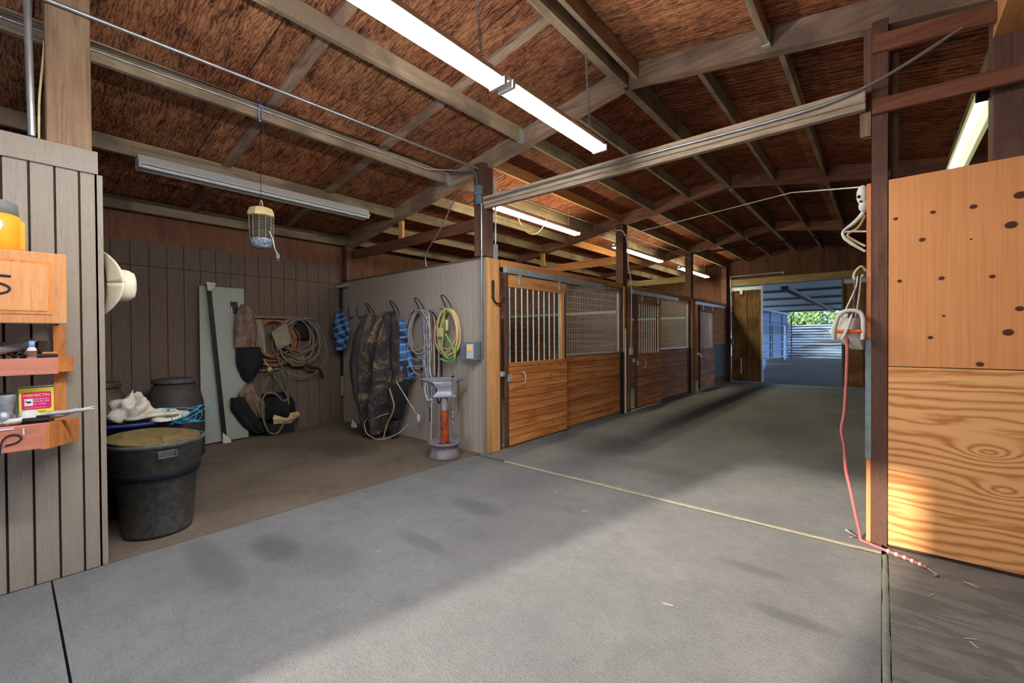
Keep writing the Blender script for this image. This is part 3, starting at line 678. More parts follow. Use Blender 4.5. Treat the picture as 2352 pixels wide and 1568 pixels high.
# ------------------------------------------------------------------ lamps
def fixture(x, y0, y1, z, w, h, lab, lit, group=None, spread=.045):
    r_ = root('fluorescent_light', (x, (y0+y1)/2, z), lab, 'lamp', group)
    hw = w*.38 if lit is not M_tube_off else w/2
    B().prism([(-hw, 0), (-hw, .012), (-hw*.45, h), (hw*.45, h), (hw, .012), (hw, 0), (hw*.5, .028), (-hw*.5, .028)], lambda a, b, d: (x+a, d, z+b), y0, y1).build('housing', M_white, r_)
    for s_ in (-1, 1):
        B().tube([(x+s_*spread, y0+.03, z-.012), (x+s_*spread, y1-.03, z-.012)], .0175, 10).build('tube', lit, r_)
    for yy in (y0+.015, y1-.015):
        B().box(x-spread-.02, x+spread+.02, yy-.012, yy+.012, z-.03, z+.02).build('socket', M_white, r_)
    return r_
def chain(pts0, pts1, name, mat, lab=None, cat='chain', link=.03, r=.0035, parent=None, group=None):
    p, q = Vector(pts0), Vector(pts1); n = max(2, int((q-p).length/(link*.8))); m = B(); d = (q-p).normalized(); a = d.orthogonal().normalized(); b = d.cross(a)
    for i in range(n):
        c = p+(q-p)*(i+.5)/n; u = a if i % 2 else b
        m.tube([c+math.cos(2*PI*k/8)*link*.6*d+math.sin(2*PI*k/8)*link*.3*u for k in range(8)], r, 4, True)
    ob = m.build(name, mat, parent)
    if lab: tag(ob, lab, cat, group)
    return ob
L1 = fixture(-1.87, -.36, 2.08, 3.075, .15, .07, 'long lit fluorescent fixture under the ridge, reaching out of the top of the picture', M_tube)
L2 = fixture(-1.85, 2.11, 3.36, 3.07, .15, .07, 'shorter lit fluorescent fixture under the ridge, end to end with the long one', M_tube)
chain((-1.86, 3.2, 3.14), (-1.90, 3.2, 3.83), 'hanging_chain', M_chain, 'thin chain hanging the shorter ridge lamp from the ridge beam')
chain((-1.86, 1.9, 3.14), (-1.90, 1.9, 3.83), 'hanging_chain', M_chain, 'thin chain hanging the long ridge lamp near its joint')
L3 = fixture(-5.56, .85, 3.34, 3.16, .2, .1, 'long unlit fluorescent fixture on the purlin over the tack bay', M_tube_off, spread=.06)
for i, (y0, y1, lab) in enumerate(((4.25, 6.70, 'nearest lit fluorescent tube fixture above the stalls, with a looped cord'), (8.05, 10.55, 'second lit tube fixture above the stalls, partly behind a post'), (11.80, 14.30, 'farthest lit tube fixture above the stalls'))):
    fixture(-4.16, y0, y1, 3.30, .13, .06, lab, M_tube_stall)
    tag(B().tube([(-4.16, y0+.3, 3.36), (-4.16, y0+.3, deck(-4.16)-.02)], .002, 4).tube([(-4.16, y1-.3, 3.36), (-4.16, y1-.3, deck(-4.16)-.02)], .002, 4).build('hanging_wire', M_ropewhite), 'pair of wires holding the %s stall lamp' % ORD[i], 'wire')
R4 = root('fluorescent_light', (.53, 5.3, 3.0), 'dusty glowing fluorescent fixture hanging behind the plywood wall', 'lamp')
B().box(.47, .60, 4.13, 6.5, 3.0, 3.05).build('housing', M_tube_dim, R4)
B().tube([(.50, 4.2, 2.99), (.50, 6.45, 2.99)], .019, 10).build('tube', M_tube_weak, R4)
B().tube([(.57, 4.2, 2.99), (.57, 6.45, 2.99)], .019, 10).build('dim_tube', M_tube_dim, R4)
B().box(.465, .605, 4.10, 4.17, 2.97, 3.05).build('end_cap', M_darkmetal, R4)
tag(B().tube([(-4.16, 5.0, 3.29), (-4.13, 5.05, 3.15), (-4.13, 5.2, 3.05), (-4.13, 5.4, 3.06), (-4.13, 5.6, 3.2), (-4.1, 5.75, 3.5)], .005, 6).build('pull_cord', M_ropebeige), 'yellowish cord looping under the nearest stall lamp', 'cord')

# ------------------------------------------------------------------ conduits
tag(B().tube([(-3.77, -1.0, 3.46), (-3.77, .22, 3.47), (-3.76, 2.0, 3.49), (-3.75, 3.78, 3.51)], .013, 8).build('conduit', M_steel), 'upper steel conduit running from the broad tan post to the corner post', 'conduit')
tag(B().tube([(-4.385, -1, 3.60), (-4.385, 1.5, 3.615), (-4.385, 3.84, 3.63), (-4.2, 3.80, 3.60)], .009, 8).build('conduit', M_steel), 'upper of two thin conduits fixed to the side of the tack bay purlin', 'conduit')
tag(B().tube([(-4.385, -1, 3.56), (-4.385, 1.5, 3.575), (-4.385, 3.5, 3.59), (-4.0, 3.78, 3.55), (-3.82, 3.77, 3.5), (-3.78, 3.77, 3.42), (-3.77, 3.77, 3.30)], .009, 8, soft=False).build('conduit', M_steel), 'lower thin conduit on the purlin that bends down to the junction box', 'conduit')
tag(B().tube([(-3.78, .11, 2.645), (-3.78, .10, 3.45)], .017, 10).build('pipe', M_steel), 'upright grey pipe beside the broad tan post', 'pipe')
tag(B().tube([(-3.83, .14, 2.65), (-3.83, .145, 2.9), (-3.83, .16, 3.1), (-3.84, .17, 3.25)], .006, 6).build('cable', M_ropebeige), 'brown cable rising behind the grey pipe beside the tan post', 'cable')
jb = root('junction_box', (-3.73, 3.76, 3.07), 'grey junction box with steel conduit running down to the timer', 'box')
B().box(-3.80, -3.70, 3.73, 3.795, 3.19, 3.30).build('upper_box', M_greybox, jb, bevel=.006)
B().box(-3.775, -3.715, 3.74, 3.795, 3.07, 3.19).build('lower_box', M_greybox, jb, bevel=.003)
B().tube([(-3.715, 3.785, 3.08), (-3.715, 3.785, 1.20), (-3.73, 3.785, 1.185), (-3.80, 3.785, 1.185)], .0125, 10, soft=False).build('down_conduit', M_steel, jb)
tag(B().tube([(-3.81, 3.78, 3.24), (-4.05, 3.79, 3.29), (-4.2, 3.80, 3.25), (-4.5, 3.83, 2.95), (-4.9, 3.86, 2.6), (-4.92, 3.89, 2.46)], .008, 8).build('conduit', M_steel), 'thin conduit slanting down from the junction box to the top of the partition', 'conduit')
tag(B().tube([(-3.79, 3.76, 3.14), (-3.95, 3.79, 3.14), (-4.15, 3.83, 3.28), (-4.35, 3.88, 3.38)], .008, 8).build('conduit', M_steel), 'short conduit rising from the lower junction box to the rafter', 'conduit')
tm = root('timer_box', (-3.92, 3.78, 1.17), 'grey electric timer box with a round dial on the partition', 'timer')
B().box(-4.06, -3.93, 3.74, 3.838, 1.17, 1.39).build('box', M_greybox, tm, bevel=.006)
B().box(-3.93, -3.785, 3.71, 3.838, 1.165, 1.395).build('face', M_greybox, tm, bevel=.008)
B().box(-3.915, -3.80, 3.703, 3.712, 1.19, 1.37).build('frame', M_white, tm, bevel=.003)
B().lathe([(0, 0), (.04, 0), (.04, .01), (0, .01)], (-3.857, 3.693, 1.32), 20, False, 'y').build('dial', M_cream, tm)
tag(B().tube([(-3.56, 4.02, 3.46), (-3.70, 4.02, 3.45), (-3.70, 4.02, 2.62)], .010, 8).box(-3.72, -3.69, 4.0, 4.05, 2.44, 2.62).build('conduit', M_galv), 'short conduit with a switch on the stall side of the corner post', 'conduit')
c2 = tag(B().tube([(-4.2, 7.5, 3.42), (-3.9, 7.52, 3.45), (-3.72, 7.54, 3.44), (-3.68, 7.62, 3.35), (-3.675, 7.72, 3.0), (-3.675, 7.72, 2.8), (-3.672, 7.82, 2.55), (-3.672, 7.82, 1.22)], .0125, 8).build('conduit', M_ropewhite), 'pale conduit curving down the post between first and middle stall', 'conduit')
tag(B().box(-3.70, -3.64, 7.76, 7.86, 1.10, 1.24).build('outlet_box', M_white, bevel=.005), 'small pale outlet box on the post between first and middle stall', 'outlet')
tag(B().tube([(-3.68, 7.60, .0), (-3.68, 7.60, 1.6)], .018, 8).build('pipe', M_white), 'white pipe standing against the post between first and middle stall', 'pipe')
tag(B().tube([(-3.7, 4.1, 3.33), (-3.7, 7.5, 3.36)], .008, 6).build('conduit', M_steel), 'thin conduit strung along over the first stall front', 'conduit')
tag(B().tube([(-3.7, 7.8, 3.40), (-3.7, 11.4, 3.42)], .008, 6).build('conduit', M_steel), 'thin conduit strung along over the middle stall front', 'conduit')
rp = [(-3.70, 7.58, 3.33), (-2.8, 7.0, 3.35), (-1.8, 6.3, 3.36), (-1.1, 5.6, 3.30), (-.70, 5.1, 3.02), (-.09, 3.97, 2.50)]
tag(B().tube([(-3.70, 7.58, 3.35), (-.70, 5.2, 2.90), (-.09, 3.97, 2.50)], .006, 6).build('rope_line', M_ropewhite), 'pale rope stretched high across the aisle to the dark post', 'rope')
tag(B().tube([(-3.68, 11.35, 3.54), (.0, 11.35, 3.56)], .024, 8).build('pipe', M_pipe), 'dark pipe crossing high over the aisle at the second post', 'pipe')
tag(B().tube([(-3.62, 14.832, 1.37), (-3.62, 14.832, 3.30), (-2.2, 14.832, 3.31), (-2.2, 14.832, 3.25)], .014, 8, soft=False).build('conduit', M_steel), 'white conduit turning the corner above the far doorway', 'conduit')
tag(B().box(-3.62, -3.52, 14.86, 14.95, 1.17, 1.37).build('switch_box', M_greybox), 'small grey switch box beside the far doorway', 'box')

# ------------------------------------------------------------------ cabinet, shelves
cb = root('wall_cabinet', (-3.62, 0, 1.54), 'oak panel door cabinet on the grey plank wall with a burnt brand', 'cabinet')
B().box(-3.795, -3.50, -.6, .215, 1.55, 1.915).build('carcass', M_cab, cb, bevel=.003)
B().box(-3.50, -3.455, -.6, .222, 1.54, 1.925).build('door', M_cab, cb, bevel=.006)
dr = [c for c in cb.children if c.name.startswith('door')][0]
B().box(-3.456, -3.451, -.55, .165, 1.59, 1.875).build('recess', M_endgrain, dr)
B().box(-3.455, -3.447, -.54, .150, 1.605, 1.860).build('raised_panel', M_cab, dr, bevel=.004)
B().tube([(-3.444, -.12, 1.785), (-3.444, 0, 1.785), (-3.444, .019, 1.784)], .006, 6).tube([(-3.444, -.05+.064*math.cos(a*PI/12), 1.718+.030*math.sin(a*PI/12)) for a in range(24)], .0055, 6, True).build('brand', M_ink, dr)
tag(B().box(-3.796, -3.772, .182, .232, .86, 1.54).build('wall_strip', M_endgrain), 'orange vertical strip on the grey plank wall under the cabinet', 'board')
s1 = root('wall_shelf', (-3.65, 0, 1.25), 'upper reddish wooden shelf with bottle and small boxes on it', 'shelf')
B().box(-3.53, -3.50, -.6, .185, 1.262, 1.352).build('front_board', M_red, s1, bevel=.003)
B().box(-3.77, -3.53, .15, .19, 1.262, 1.352).box(-3.77, -3.70, .19, .262, 1.262, 1.352).build('end_block', M_endgrain, s1, bevel=.002)
B().box(-3.795, -3.53, -.6, .15, 1.32, 1.345).build('board', M_red, s1)
s2 = root('wall_shelf', (-3.62, 0, .86), 'lower reddish wooden shelf heaped with tools and a yellow carton', 'shelf')
B().box(-3.48, -3.45, -.6, .145, .865, 1.0).build('front_board', M_red, s2, bevel=.003)
B().bar((-3.45, .13, .93), (-3.76, .268, .905), .035, .14).build('end_block', M_endgrain, s2, bevel=.002)
B().box(-3.795, -3.48, -.6, .145, .965, .99).build('board', M_red, s2)
B().tube([(-3.447, -.03, .86), (-3.447, -.02, .93), (-3.447, 0, .955), (-3.447, .03, .955), (-3.447, .045, .935), (-3.447, .03, .915), (-3.447, -.01, .905)], .004, 6).build('brand', M_ink, s2)
B().box(-3.449, -3.446, -.09, .02, .985, .993).box(-3.45, -3.446, .05, .056, .95, .985).build('paint_drip', M_pale, s2)
# jug on cabinet
jg = root('water_jug', (-3.62, -.03, 1.925), 'yellow drinks cooler with grey lid on top of the cabinet', 'cooler')
B().lathe([(0, 1.926), (.085, 1.926), (.098, 1.94), (.102, 2.05), (.10, 2.115), (.088, 2.13), (0, 2.13)], (-3.62, -.04, 0), 28).build('body', M_yellow, jg)
B().lathe([(0, 2.20), (.07, 2.20), (.09, 2.19), (.094, 2.13), (.085, 2.125), (0, 2.125)], (-3.62, -.04, 0), 28).build('lid', M_greylid, jg)
B().box(-3.66, -3.58, .045, .075, 1.94, 2.10).build('side_grip', M_yellow, jg, bevel=.01)
B().lathe([(0, 0), (.04, 0), (.04, .012), (0, .012)], (-3.525, -.045, 2.06), 20, False, 'x').build('badge', M_pale, jg)
# items on upper shelf
bt = root('bottle', (-3.56, .09, 1.352), 'small labelled bottle with a pale blue cap on the upper shelf', 'bottle')
B().lathe([(0, 1.347), (.018, 1.347), (.019, 1.40), (.012, 1.412), (0, 1.412)], (-3.56, .09, 0), 16).build('body', M_white, bt)
B().lathe([(.0192, 1.36), (.0194, 1.392)], (-3.56, .09, 0), 16).build('label_band', M_ropebrown, bt)
B().lathe([(0, 1.41), (.011, 1.41), (.012, 1.445), (0, 1.447)], (-3.56, .09, 0), 14).build('cap', M_plastic, bt)
tag(B().bar((-3.60, .19, 1.358), (-3.60, .105, 1.358), .05, .024).build('tin_box', M_sticker, bevel=.003), 'flat dark tin lying beside the bottle on the upper shelf', 'box')
tag(B().tube([(-3.6, -.5, 1.37), (-3.62, -.05, 1.40), (-3.64, .10, 1.43)], [.03, .035, .03], 12).build('metal_pipe', M_grime), 'pale grimy pipe lying at a tilt on the upper shelf', 'pipe')
rnd = random.Random(5)
m = B()
for i in range(40): m.ball((-3.63+rnd.uniform(-.03, .03), -.3+rnd.random()*.42, 1.36+rnd.random()*.03), rnd.uniform(.006, .014), 6, 4)
tag(m.build('metal_filings', M_darkmetal), 'heap of dark grit under the tilted pipe on the upper shelf', 'debris', kind='stuff')
tag(B().lathe([(0, 0), (.022, .0), (.03, .03), (.03, .06), (.02, .075), (0, .075)], (-3.64, .135, 1.372), 12).build('wire_brush', M_bark), 'bristly brown brush head lying behind the bottle', 'brush')
tag(B().box(-3.66, -3.60, .13, .19, 1.371, 1.383).build('wood_piece', M_endgrain, bevel=.004), 'small brown wood piece on top of the flat dark tin', 'wood')
# yellow carton with print
iv = root('medicine_carton', (-3.60, .105, .99), 'yellow carton with a magenta label reading IVERMECTIN on the lower shelf', 'carton')
B().box(-3.65, -3.60, .04, .172, .991, 1.19).build('carton', M_boxyel, iv, bevel=.001)
B().box(-3.65, -3.60, .04, .172, 1.184, 1.192).build('top_flap', M_white, iv)
B().prism([(.055, 1.065), (.157, 1.065), (.162, 1.07), (.162, 1.155), (.157, 1.16), (.055, 1.16), (.05, 1.155), (.05, 1.07)], lambda a, b, d: (d, a, b), -3.5995, -3.5985).build('label_panel', M_magenta, iv)
B().box(-3.5984, -3.5976, .06, .092, 1.085, 1.125).build('cow_picture', M_pale, iv)
B().ball((-3.598, .077, 1.105), (.0012, .010, .006)).ball((-3.598, .066, 1.110), (.0012, .004, .004)).build('cow', M_blackink, iv)
def text(body, size, y0, z, x, mat, name, parent, sx=1.0, rot=None):
    c = bpy.data.curves.new('t', 'FONT'); c.body = body; c.size = size; c.extrude = .0003
    o = bpy.data.objects.new('t', c); COL.objects.link(o); bpy.context.view_layer.update()
    me = bpy.data.meshes.new_from_object(o.evaluated_get(bpy.context.evaluated_depsgraph_get()))
    bpy.data.objects.remove(o)
    vs = [(x+v.co.z, y0+v.co.x*sx, z+v.co.y) for v in me.vertices]
    m = B(); m.add(vs, [tuple(p.vertices) for p in me.polygons]); return m.build(name, mat, parent)
text('IVERMECTIN', .0205, .0555, 1.136, -3.5975, M_cream, 'title_text', iv, .88)
text('(ivermectin)', .012, .094, 1.118, -3.5975, M_pale, 'small_text', iv, 1.0)
text('POUR-ON', .013, .094, 1.104, -3.5975, M_pale, 'small_text', iv, 1.0)
text('for Cattle', .012, .094, 1.090, -3.5975, M_pale, 'small_text', iv, 1.0)
text('5 mg ivermectin per mL', .0085, .058, 1.072, -3.5975, M_pale, 'small_text', iv, .98)
text('PARASITICIDE', .012, .066, 1.045, -3.5992, M_blackink, 'black_text', iv, 1.0)
# tools on the lower shelf
tag(B().lathe([(.0, 0), (.034, .0), (.036, .03), (.036, .08), (.0, .085)], (-3.55, -.02, .992), 20).build('tin_can', M_grime), 'grimy ribbed metal tin at the edge of the lower shelf', 'tin')
tag(B().ball((-3.56, .075, 1.03), (.04, .045, .038)).tube([(-3.53, -.06, 1.015), (-3.53, .10, 1.02)], .016, 10).build('glue_gun', M_white), 'pale rounded tool wrapped in tape on the lower shelf', 'tool')
tag(B().tube([(-3.52, .05, 1.012), (-3.51, .15, 1.01)], .018, 10).build('socket_tool', M_darkmetal), 'dark tube shaped tool on the lower shelf edge', 'tool')
tag(B().ball((-3.56, .18, 1.03), (.035, .055, .022)).tube([(-3.56, .2, 1.035), (-3.54, .27, 1.05)], .01, 8).build('scoop', M_galv), 'rounded silver scoop on the lower shelf', 'scoop')
m = B()
for i in range(9): m.tube([(-3.55+i*.004, .10, 1.015+.003*i), (-3.53+rnd.uniform(-.01, .01), .30+rnd.uniform(-.02, .035), 1.045+rnd.uniform(-.012, .014))], .0035, 5)
tag(m.build('brush_bristles', M_white), 'thin pale rods sticking out past the end of the lower shelf', 'rods')
tag(B().bar((-3.56, -.12, 1.11), (-3.53, .03, 1.04), .012, .014).build('file_handle', M_rim), 'long pinkish grey bar leaning across the lower shelf', 'bar')
tag(B().lathe([(.045, 1.05), (.055, 1.15), (.05, 1.16), (.04, 1.055), (0, 1.052)], (-3.62, -.02, 0), 20).build('metal_cup', M_grime), 'tipped dull metal cup at the back of the lower shelf', 'cup')

# ------------------------------------------------------------------ hat
def hat():
    h = root('cowboy_hat', (-4.0, .43, 1.62), 'cream cowboy hat hanging on the end of the grey plank wall', 'hat')
    cx, cz = -3.99, 1.825
    def brim(u, v):
        a = 2*PI*u; r_ = .085+(1-.085/1)*0+v*.135; rx = .08+v*.11; rz = .108+v*.117
        curl = .075*(abs(math.cos(a))**1.6)*v**1.5-.03*(abs(math.sin(a))**2)*v
        return (cx+rx*math.cos(a), .435+curl, cz+rz*math.sin(a))
    B().grid(brim, 40, 8).build('brim', M_straw, h, solid=.004)
    pr = [(.0, .135), (.65, .158), (.86, .15), (.96, .11), (1.0, .05), (1.02, 0)]
    def crown(u, v):
        a = 2*PI*u; i = v*5; k = min(4, int(i)); t_ = i-k; q = pr[k][0]*(1-t_)+pr[k+1][0]*t_; d_ = pr[k][1]*(1-t_)+pr[k+1][1]*t_
        d_ -= .035*math.exp(-((q*math.cos(a)*.07)/.02)**2)*(1 if v < .5 else 0)
        return (cx+q*.085*math.cos(a), .435+d_, cz+q*.112*math.sin(a))
    B().grid(crown, 36, 20).build('crown', M_straw, h)
    m = B()
    for k in range(24):
        a = 2*PI*k/24; m.ball((cx+.075*math.cos(a), .475, cz+.095*math.sin(a)), .003, 6, 4)
    m.build('vent_holes', M_ropebrown, h)
    B().tube([(cx+.185*math.cos(2*PI*k/40), .435+.075*(abs(math.cos(2*PI*k/40))**1.6)-.03*(abs(math.sin(2*PI*k/40))**2), cz+.22*math.sin(2*PI*k/40)) for k in range(40)], .0035, 6, True).build('brim_edge', M_bone, h)
    return h
hat()

# ------------------------------------------------------------------ bins and barrels
tc = root('trash_can', (-4.22, .74, 0), 'large scuffed black round bin with a brown lid in front of the tack bay', 'bin')
cx, cy = -4.20, .74
B().lathe([(0, .004), (.205, .004), (.212, .03), (.245, .44), (.262, .45), (.282, .66), (.29, .665), (.30, .68), (.30, .70), (.285, .705), (.275, .69), (.24, .45), (.2, .03), (0, .02)], (cx, cy, 0), 48).build('body', M_canblk, tc)
B().lathe([(.246, .43), (.262, .435), (.268, .49), (.262, .50)], (cx, cy, 0), 48).build('band', M_sticker, tc)
def lidf(u, v):
    a = 2*PI*u; r_ = v*.272; z_ = .715+.02*(1-v*v)+(.012 if .62 < v < .75 else 0)
    x = cx+.0+r_*math.cos(a); y = cy-.02+r_*math.sin(a); return (x, y, z_+.05*(x-cx)*-1-.05*(y-cy))
B().grid(lidf, 48, 16).build('lid', M_lid, tc, solid=.008)
B().tube([(cx+.274*math.cos(2*PI*k/48), cy-.02+.274*math.sin(2*PI*k/48), .712-.05*.274*math.cos(2*PI*k/48)-.05*(.274*math.sin(2*PI*k/48))) for k in range(48)], .010, 8, True).build('lid_rim', M_lid, tc)
hx, hy = cx+.285, cy+.0
B().box(hx-.01, hx+.035, hy-.05, hy+.055, .60, .612).box(hx-.01, hx+.035, hy-.055, hy-.045, .60, .65).box(hx-.01, hx+.035, hy+.05, hy+.06, .60, .65).box(hx-.01, hx+.01, hy-.05, hy+.055, .61, .65).build('handle', M_canblk, tc, bevel=.004)
bb = root('storage_bin', (-4.95, .66, 0), 'navy blue plastic bin heaped with feed bags behind the black bin', 'bin')
B().lathe([(0, .004), (.30, .004), (.36, .74), (.385, .75), (.385, .77), (.35, .77), (.34, .74), (.30, .1), (0, .1)], (-4.95, .70, 0), 40).build('body', M_bluebin, bb)
B().lathe([(0, .70), (.33, .71)], (-4.95, .70, 0), 24).build('contents', M_blackcloth, bb)
def crumple(c, rx, ry, h, seed, name, mat, lab, cat, amp=.35, parent=None):
    rr = random.Random(seed); ph = [(rr.uniform(2, 7), rr.uniform(0, 6), rr.uniform(2, 6), rr.uniform(0, 6)) for _ in range(5)]
    def fn(u, v):
        a = 2*PI*u; e = PI*v
        k = 1+amp*sum(math.sin(p*a+q)*math.sin(s_*e+t_) for p, q, s_, t_ in [(round(p), q, s_, t_) for p, q, s_, t_ in ph])/2.2
        return (c[0]+rx*k*math.sin(e)*math.cos(a), c[1]+ry*k*math.sin(e)*math.sin(a), max(c[2], c[2]+h*.35-h*k*.65*math.cos(e)))
    o = B().grid(fn, 32, 18).build(name, mat, parent)
    if lab: tag(o, lab, cat)
    return o
crumple((-4.88, .70, .76), .15, .14, .20, 3, 'feed_bag', M_bagwhite, 'crumpled cream bag standing highest on the navy bin', 'bag')
crumple((-4.72, .86, .765), .17, .17, .08, 8, 'feed_bag', M_bone, 'flatter crumpled cream bag lying on the rim of the navy bin', 'bag')
m = B(); rr = random.Random(3)
for i in range(12):
    a0 = rr.uniform(0, 6); c = Vector((-4.62, 1.0, .80)); R_ = rr.uniform(.07, .16)
    m.tube([c+Vector((rr.uniform(-.02, .02)+.06*math.cos(a0+t_), R_*math.cos(a0*2+t_)+(.10 if i > 8 else 0), .07*math.sin(a0+t_)-.01)) for t_ in [k*.45 for k in range(9)]], .0025, 5)
tag(m.build('baling_twine', M_twine), 'tangle of bright blue baling twine on the rim of the navy bin', 'twine')
def barrel(x, y, mat, lab):
    b = root('plastic_drum', (x, y, 0), lab, 'drum')
    B().lathe([(0, .004), (.28, .004), (.295, .04), (.295, .60), (.30, .615), (.29, .63), (.285, .68), (.25, .82), (.20, .92), (0, .93)], (x, y, 0), 40).build('body', mat, b)
    B().lathe([(0, .975), (.20, .975), (.225, .965), (.23, .925), (.22, .915), (0, .915)], (x, y, 0), 36).build('lid', M_canblk, b)
barrel(-6.60, 1.34, M_barrel, 'charcoal plastic drum with a screw lid beside the leaning metal sheet')
barrel(-6.62, .62, M_barrel_b, 'olive plastic drum nearest the grey plank wall')

# ------------------------------------------------------------------ metal sheet with rail
ms = root('metal_sheet', (-7.13, 2.0, 0), 'tall mottled galvanized sheet leaning on the back wall', 'sheet')
B().prism([(1.80, .02), (2.28, .02), (2.29, 2.19), (1.80, 2.19)], lambda a, b, d: (-7.03-.16*b/2.2+d, a, b), 0, .012).build('sheet', M_sheet, ms)
B().prism([(1.70, .02), (1.80, .02), (1.80, 2.19), (1.735, 2.19)], lambda a, b, d: (-7.01-.16*b/2.2+d, a, b), 0, .012).build('folded_edge', M_sheet, ms)
B().box(-7.164, -7.150, 2.11, 2.20, 1.78, 1.99).build('sticker', M_sticker, ms)
B().box(-7.150, -7.148, 2.115, 2.13, 1.80, 1.92).box(-7.150, -7.148, 2.14, 2.145, 1.80, 1.86).build('sticker_print', M_pale, ms)
rl = root('track_rail', (-6.98, 1.9, 0), 'black rail with perforated white corner plates leaning on the metal sheet', 'rail')
B().bar((-6.96, 1.965, .02), (-7.10, 1.83, 2.20), .03, .05, (0, 1, 0)).build('rail', M_darkmetal, rl)
B().prism([(1.80, 2.24), (1.91, 2.23), (1.90, 2.19), (1.85, 2.12), (1.81, 2.12)], lambda a, b, d: (-7.07+d, a, b), 0, .01).build('corner_plate', M_bone, rl)
B().prism([(1.93, .16), (2.03, .03), (2.03, .005), (1.93, .005)], lambda a, b, d: (-6.93+d, a, b), 0, .01).build('corner_plate', M_bone, rl)

# ------------------------------------------------------------------ back wall rack and tack
tag(B().box(-7.21, -7.17, 2.28, 3.33, 1.765, 1.80).build('tack_rack', M_tan_z), 'thin wooden rack board on the back wall holding coils and bags', 'rack')
tag(B().box(-7.21, -7.17, 2.30, 2.80, .955, .985).build('tack_rack', M_tan_z), 'short lower rack board on the back wall under the coils', 'rack')
def coil(c, ax, r1, r2, n, rad, seed, name, mat, lab, sag=.0, jit=.03, cat='rope', plane='x'):
    rr = random.Random(seed); m = B()
    for i in range(n):
        a, b = r1*(1+rr.uniform(-jit, jit)*3), r2*(1+rr.uniform(-jit, jit)*3); o1, o2 = rr.uniform(-jit, jit), 0; d_ = i*rad*.7
        top = c[2]+r2
        pts = []
        for k in range(36):
            t_ = 2*PI*k/36; h = a*math.sin(t_)*(1+.12*math.cos(t_)*-1)+o1; z_ = top-b+b*math.cos(t_)-.0*i
            if plane == 'x': pts.append((c[0]+d_+.01*math.sin(t_*2+i), c[1]+h, z_))
            else: pts.append((c[0]+h, c[1]-d_+.01*math.sin(t_*2+i), z_))
        m.tube(pts, rad, 6, True)
    return tag(m.build(name, mat), lab, cat)
coil((-7.13, 2.68, 1.42), 'x', .31, .31, 8, .010, 1, 'rope_coil', M_copper, 'tan brown lariat coil on the back wall rack', jit=.05)
coil((-7.08, 3.04, 1.48), 'x', .26, .28, 8, .009, 2, 'rope_coil', M_wire, 'dull grey lariat coil hanging beside the chain', jit=.09)
coil((-7.03, 3.05, 1.34), 'x',   .34, .42, 3, .008, 4, 'rope_coil', M_wire, 'large loose wire loop around the grey lariat coil', jit=.05)
chain((-7.12, 3.36, 1.72), (-7.10, 3.37, 1.15), 'wall_chain', M_chain, 'short bright chain hanging at the end of the back wall rack', link=.06, r=.006)
tag(B().tube([(-7.0, 3.1, 1.03), (-7.0, 3.2, .98), (-7.0, 3.32, .95), (-7.0, 3.38, .80)], [.02, .03, .02, .03], 8).build('spur_strap', M_blackcloth), 'black strap with a small buckle hanging under the large wire loop', 'strap')
def draped(profile, y, dep, mat, name, nf, seed, axis='y', parent=None, label=None, cat=None, nu=48, nv=30, solid=.01, cornerx=0):
    """profile: (z, a0, a1) rows from top down; bulges toward -y (axis y) or +x (axis x)"""
    rr = random.Random(seed); ph = [rr.uniform(0, 6.28) for _ in range(6)]
    def P(v):
        z = profile[0][0]+(profile[-1][0]-profile[0][0])*v
        for i in range(len(profile)-1):
            if profile[i][0] >= z >= profile[i+1][0]:
                t_ = (profile[i][0]-z)/max(1e-6, profile[i][0]-profile[i+1][0]); return z, profile[i][1]*(1-t_)+profile[i+1][1]*t_, profile[i][2]*(1-t_)+profile[i+1][2]*t_
        return profile[-1]
    def fn(u, v):
        z, a0, a1 = P(v); a = a0+(a1-a0)*u
        bul = dep*math.sin(PI*min(1, max(0, u)))**.8*(.2+.8*math.sin(PI*min(1, v*.8+.06)))
        fold = .42*dep*(math.sin(nf*PI*u+ph[0])+.5*math.sin(nf*1.7*PI*u+ph[1]+v*2))*(.4+v*.8)*math.sin(PI*u)
        d_ = max(0.004, bul+fold+.01*math.sin(9*v+ph[2]))
        zz = z+(min(1, (profile[0][0]-profile[-1][0])/1.5)**2*(.04*math.sin(3*PI*u+ph[3])+.03*math.sin(7*u*PI+ph[4])) if v > .97 else 0)
        return (a, y-d_, zz) if axis == 'y' else (y+d_, a, zz)
    o = B().grid(fn, nu, nv).build(name, mat, parent, solid=solid)
    if label: tag(o, label, cat)
    return o
draped([(1.95, 2.22, 2.30), (1.85, 2.16, 2.38), (1.6, 2.13, 2.42), (1.32, 2.12, 2.44)], -7.06, .10, M_leather, 'leather_pouch', 3, 4, 'x', label='worn brown leather saddle pouch at the start of the back wall rack', cat='pouch')
draped([(1.74, 2.40, 2.50), (1.5, 2.38, 2.56), (1.22, 2.44, 2.56)], -7.12, .08, M_canvas, 'leather_pouch', 2, 5, 'x', label='paler canvas pouch hanging next to the brown saddle pouch', cat='pouch')
tag(B().prism([(2.60, 1.55), (2.82, 1.70), (2.90, 1.38), (2.70, 1.27)], lambda a, b, d: (-7.03+d+.1*(b-1.5), a, b), 0, .02).build('canvas_square', M_canvas, bevel=.004), 'diamond shaped canvas piece hanging inside the tan lariat coil', 'cloth')
draped([(1.33, 2.14, 2.46), (1.1, 2.14, 2.5), (.9, 2.2, 2.40), (.84, 2.24, 2.34)], -7.05, .09, M_blackcloth, 'splint_boot', 2, 6, 'x', label='long black boot shaped bag under the brown saddle pouch', cat='bag')
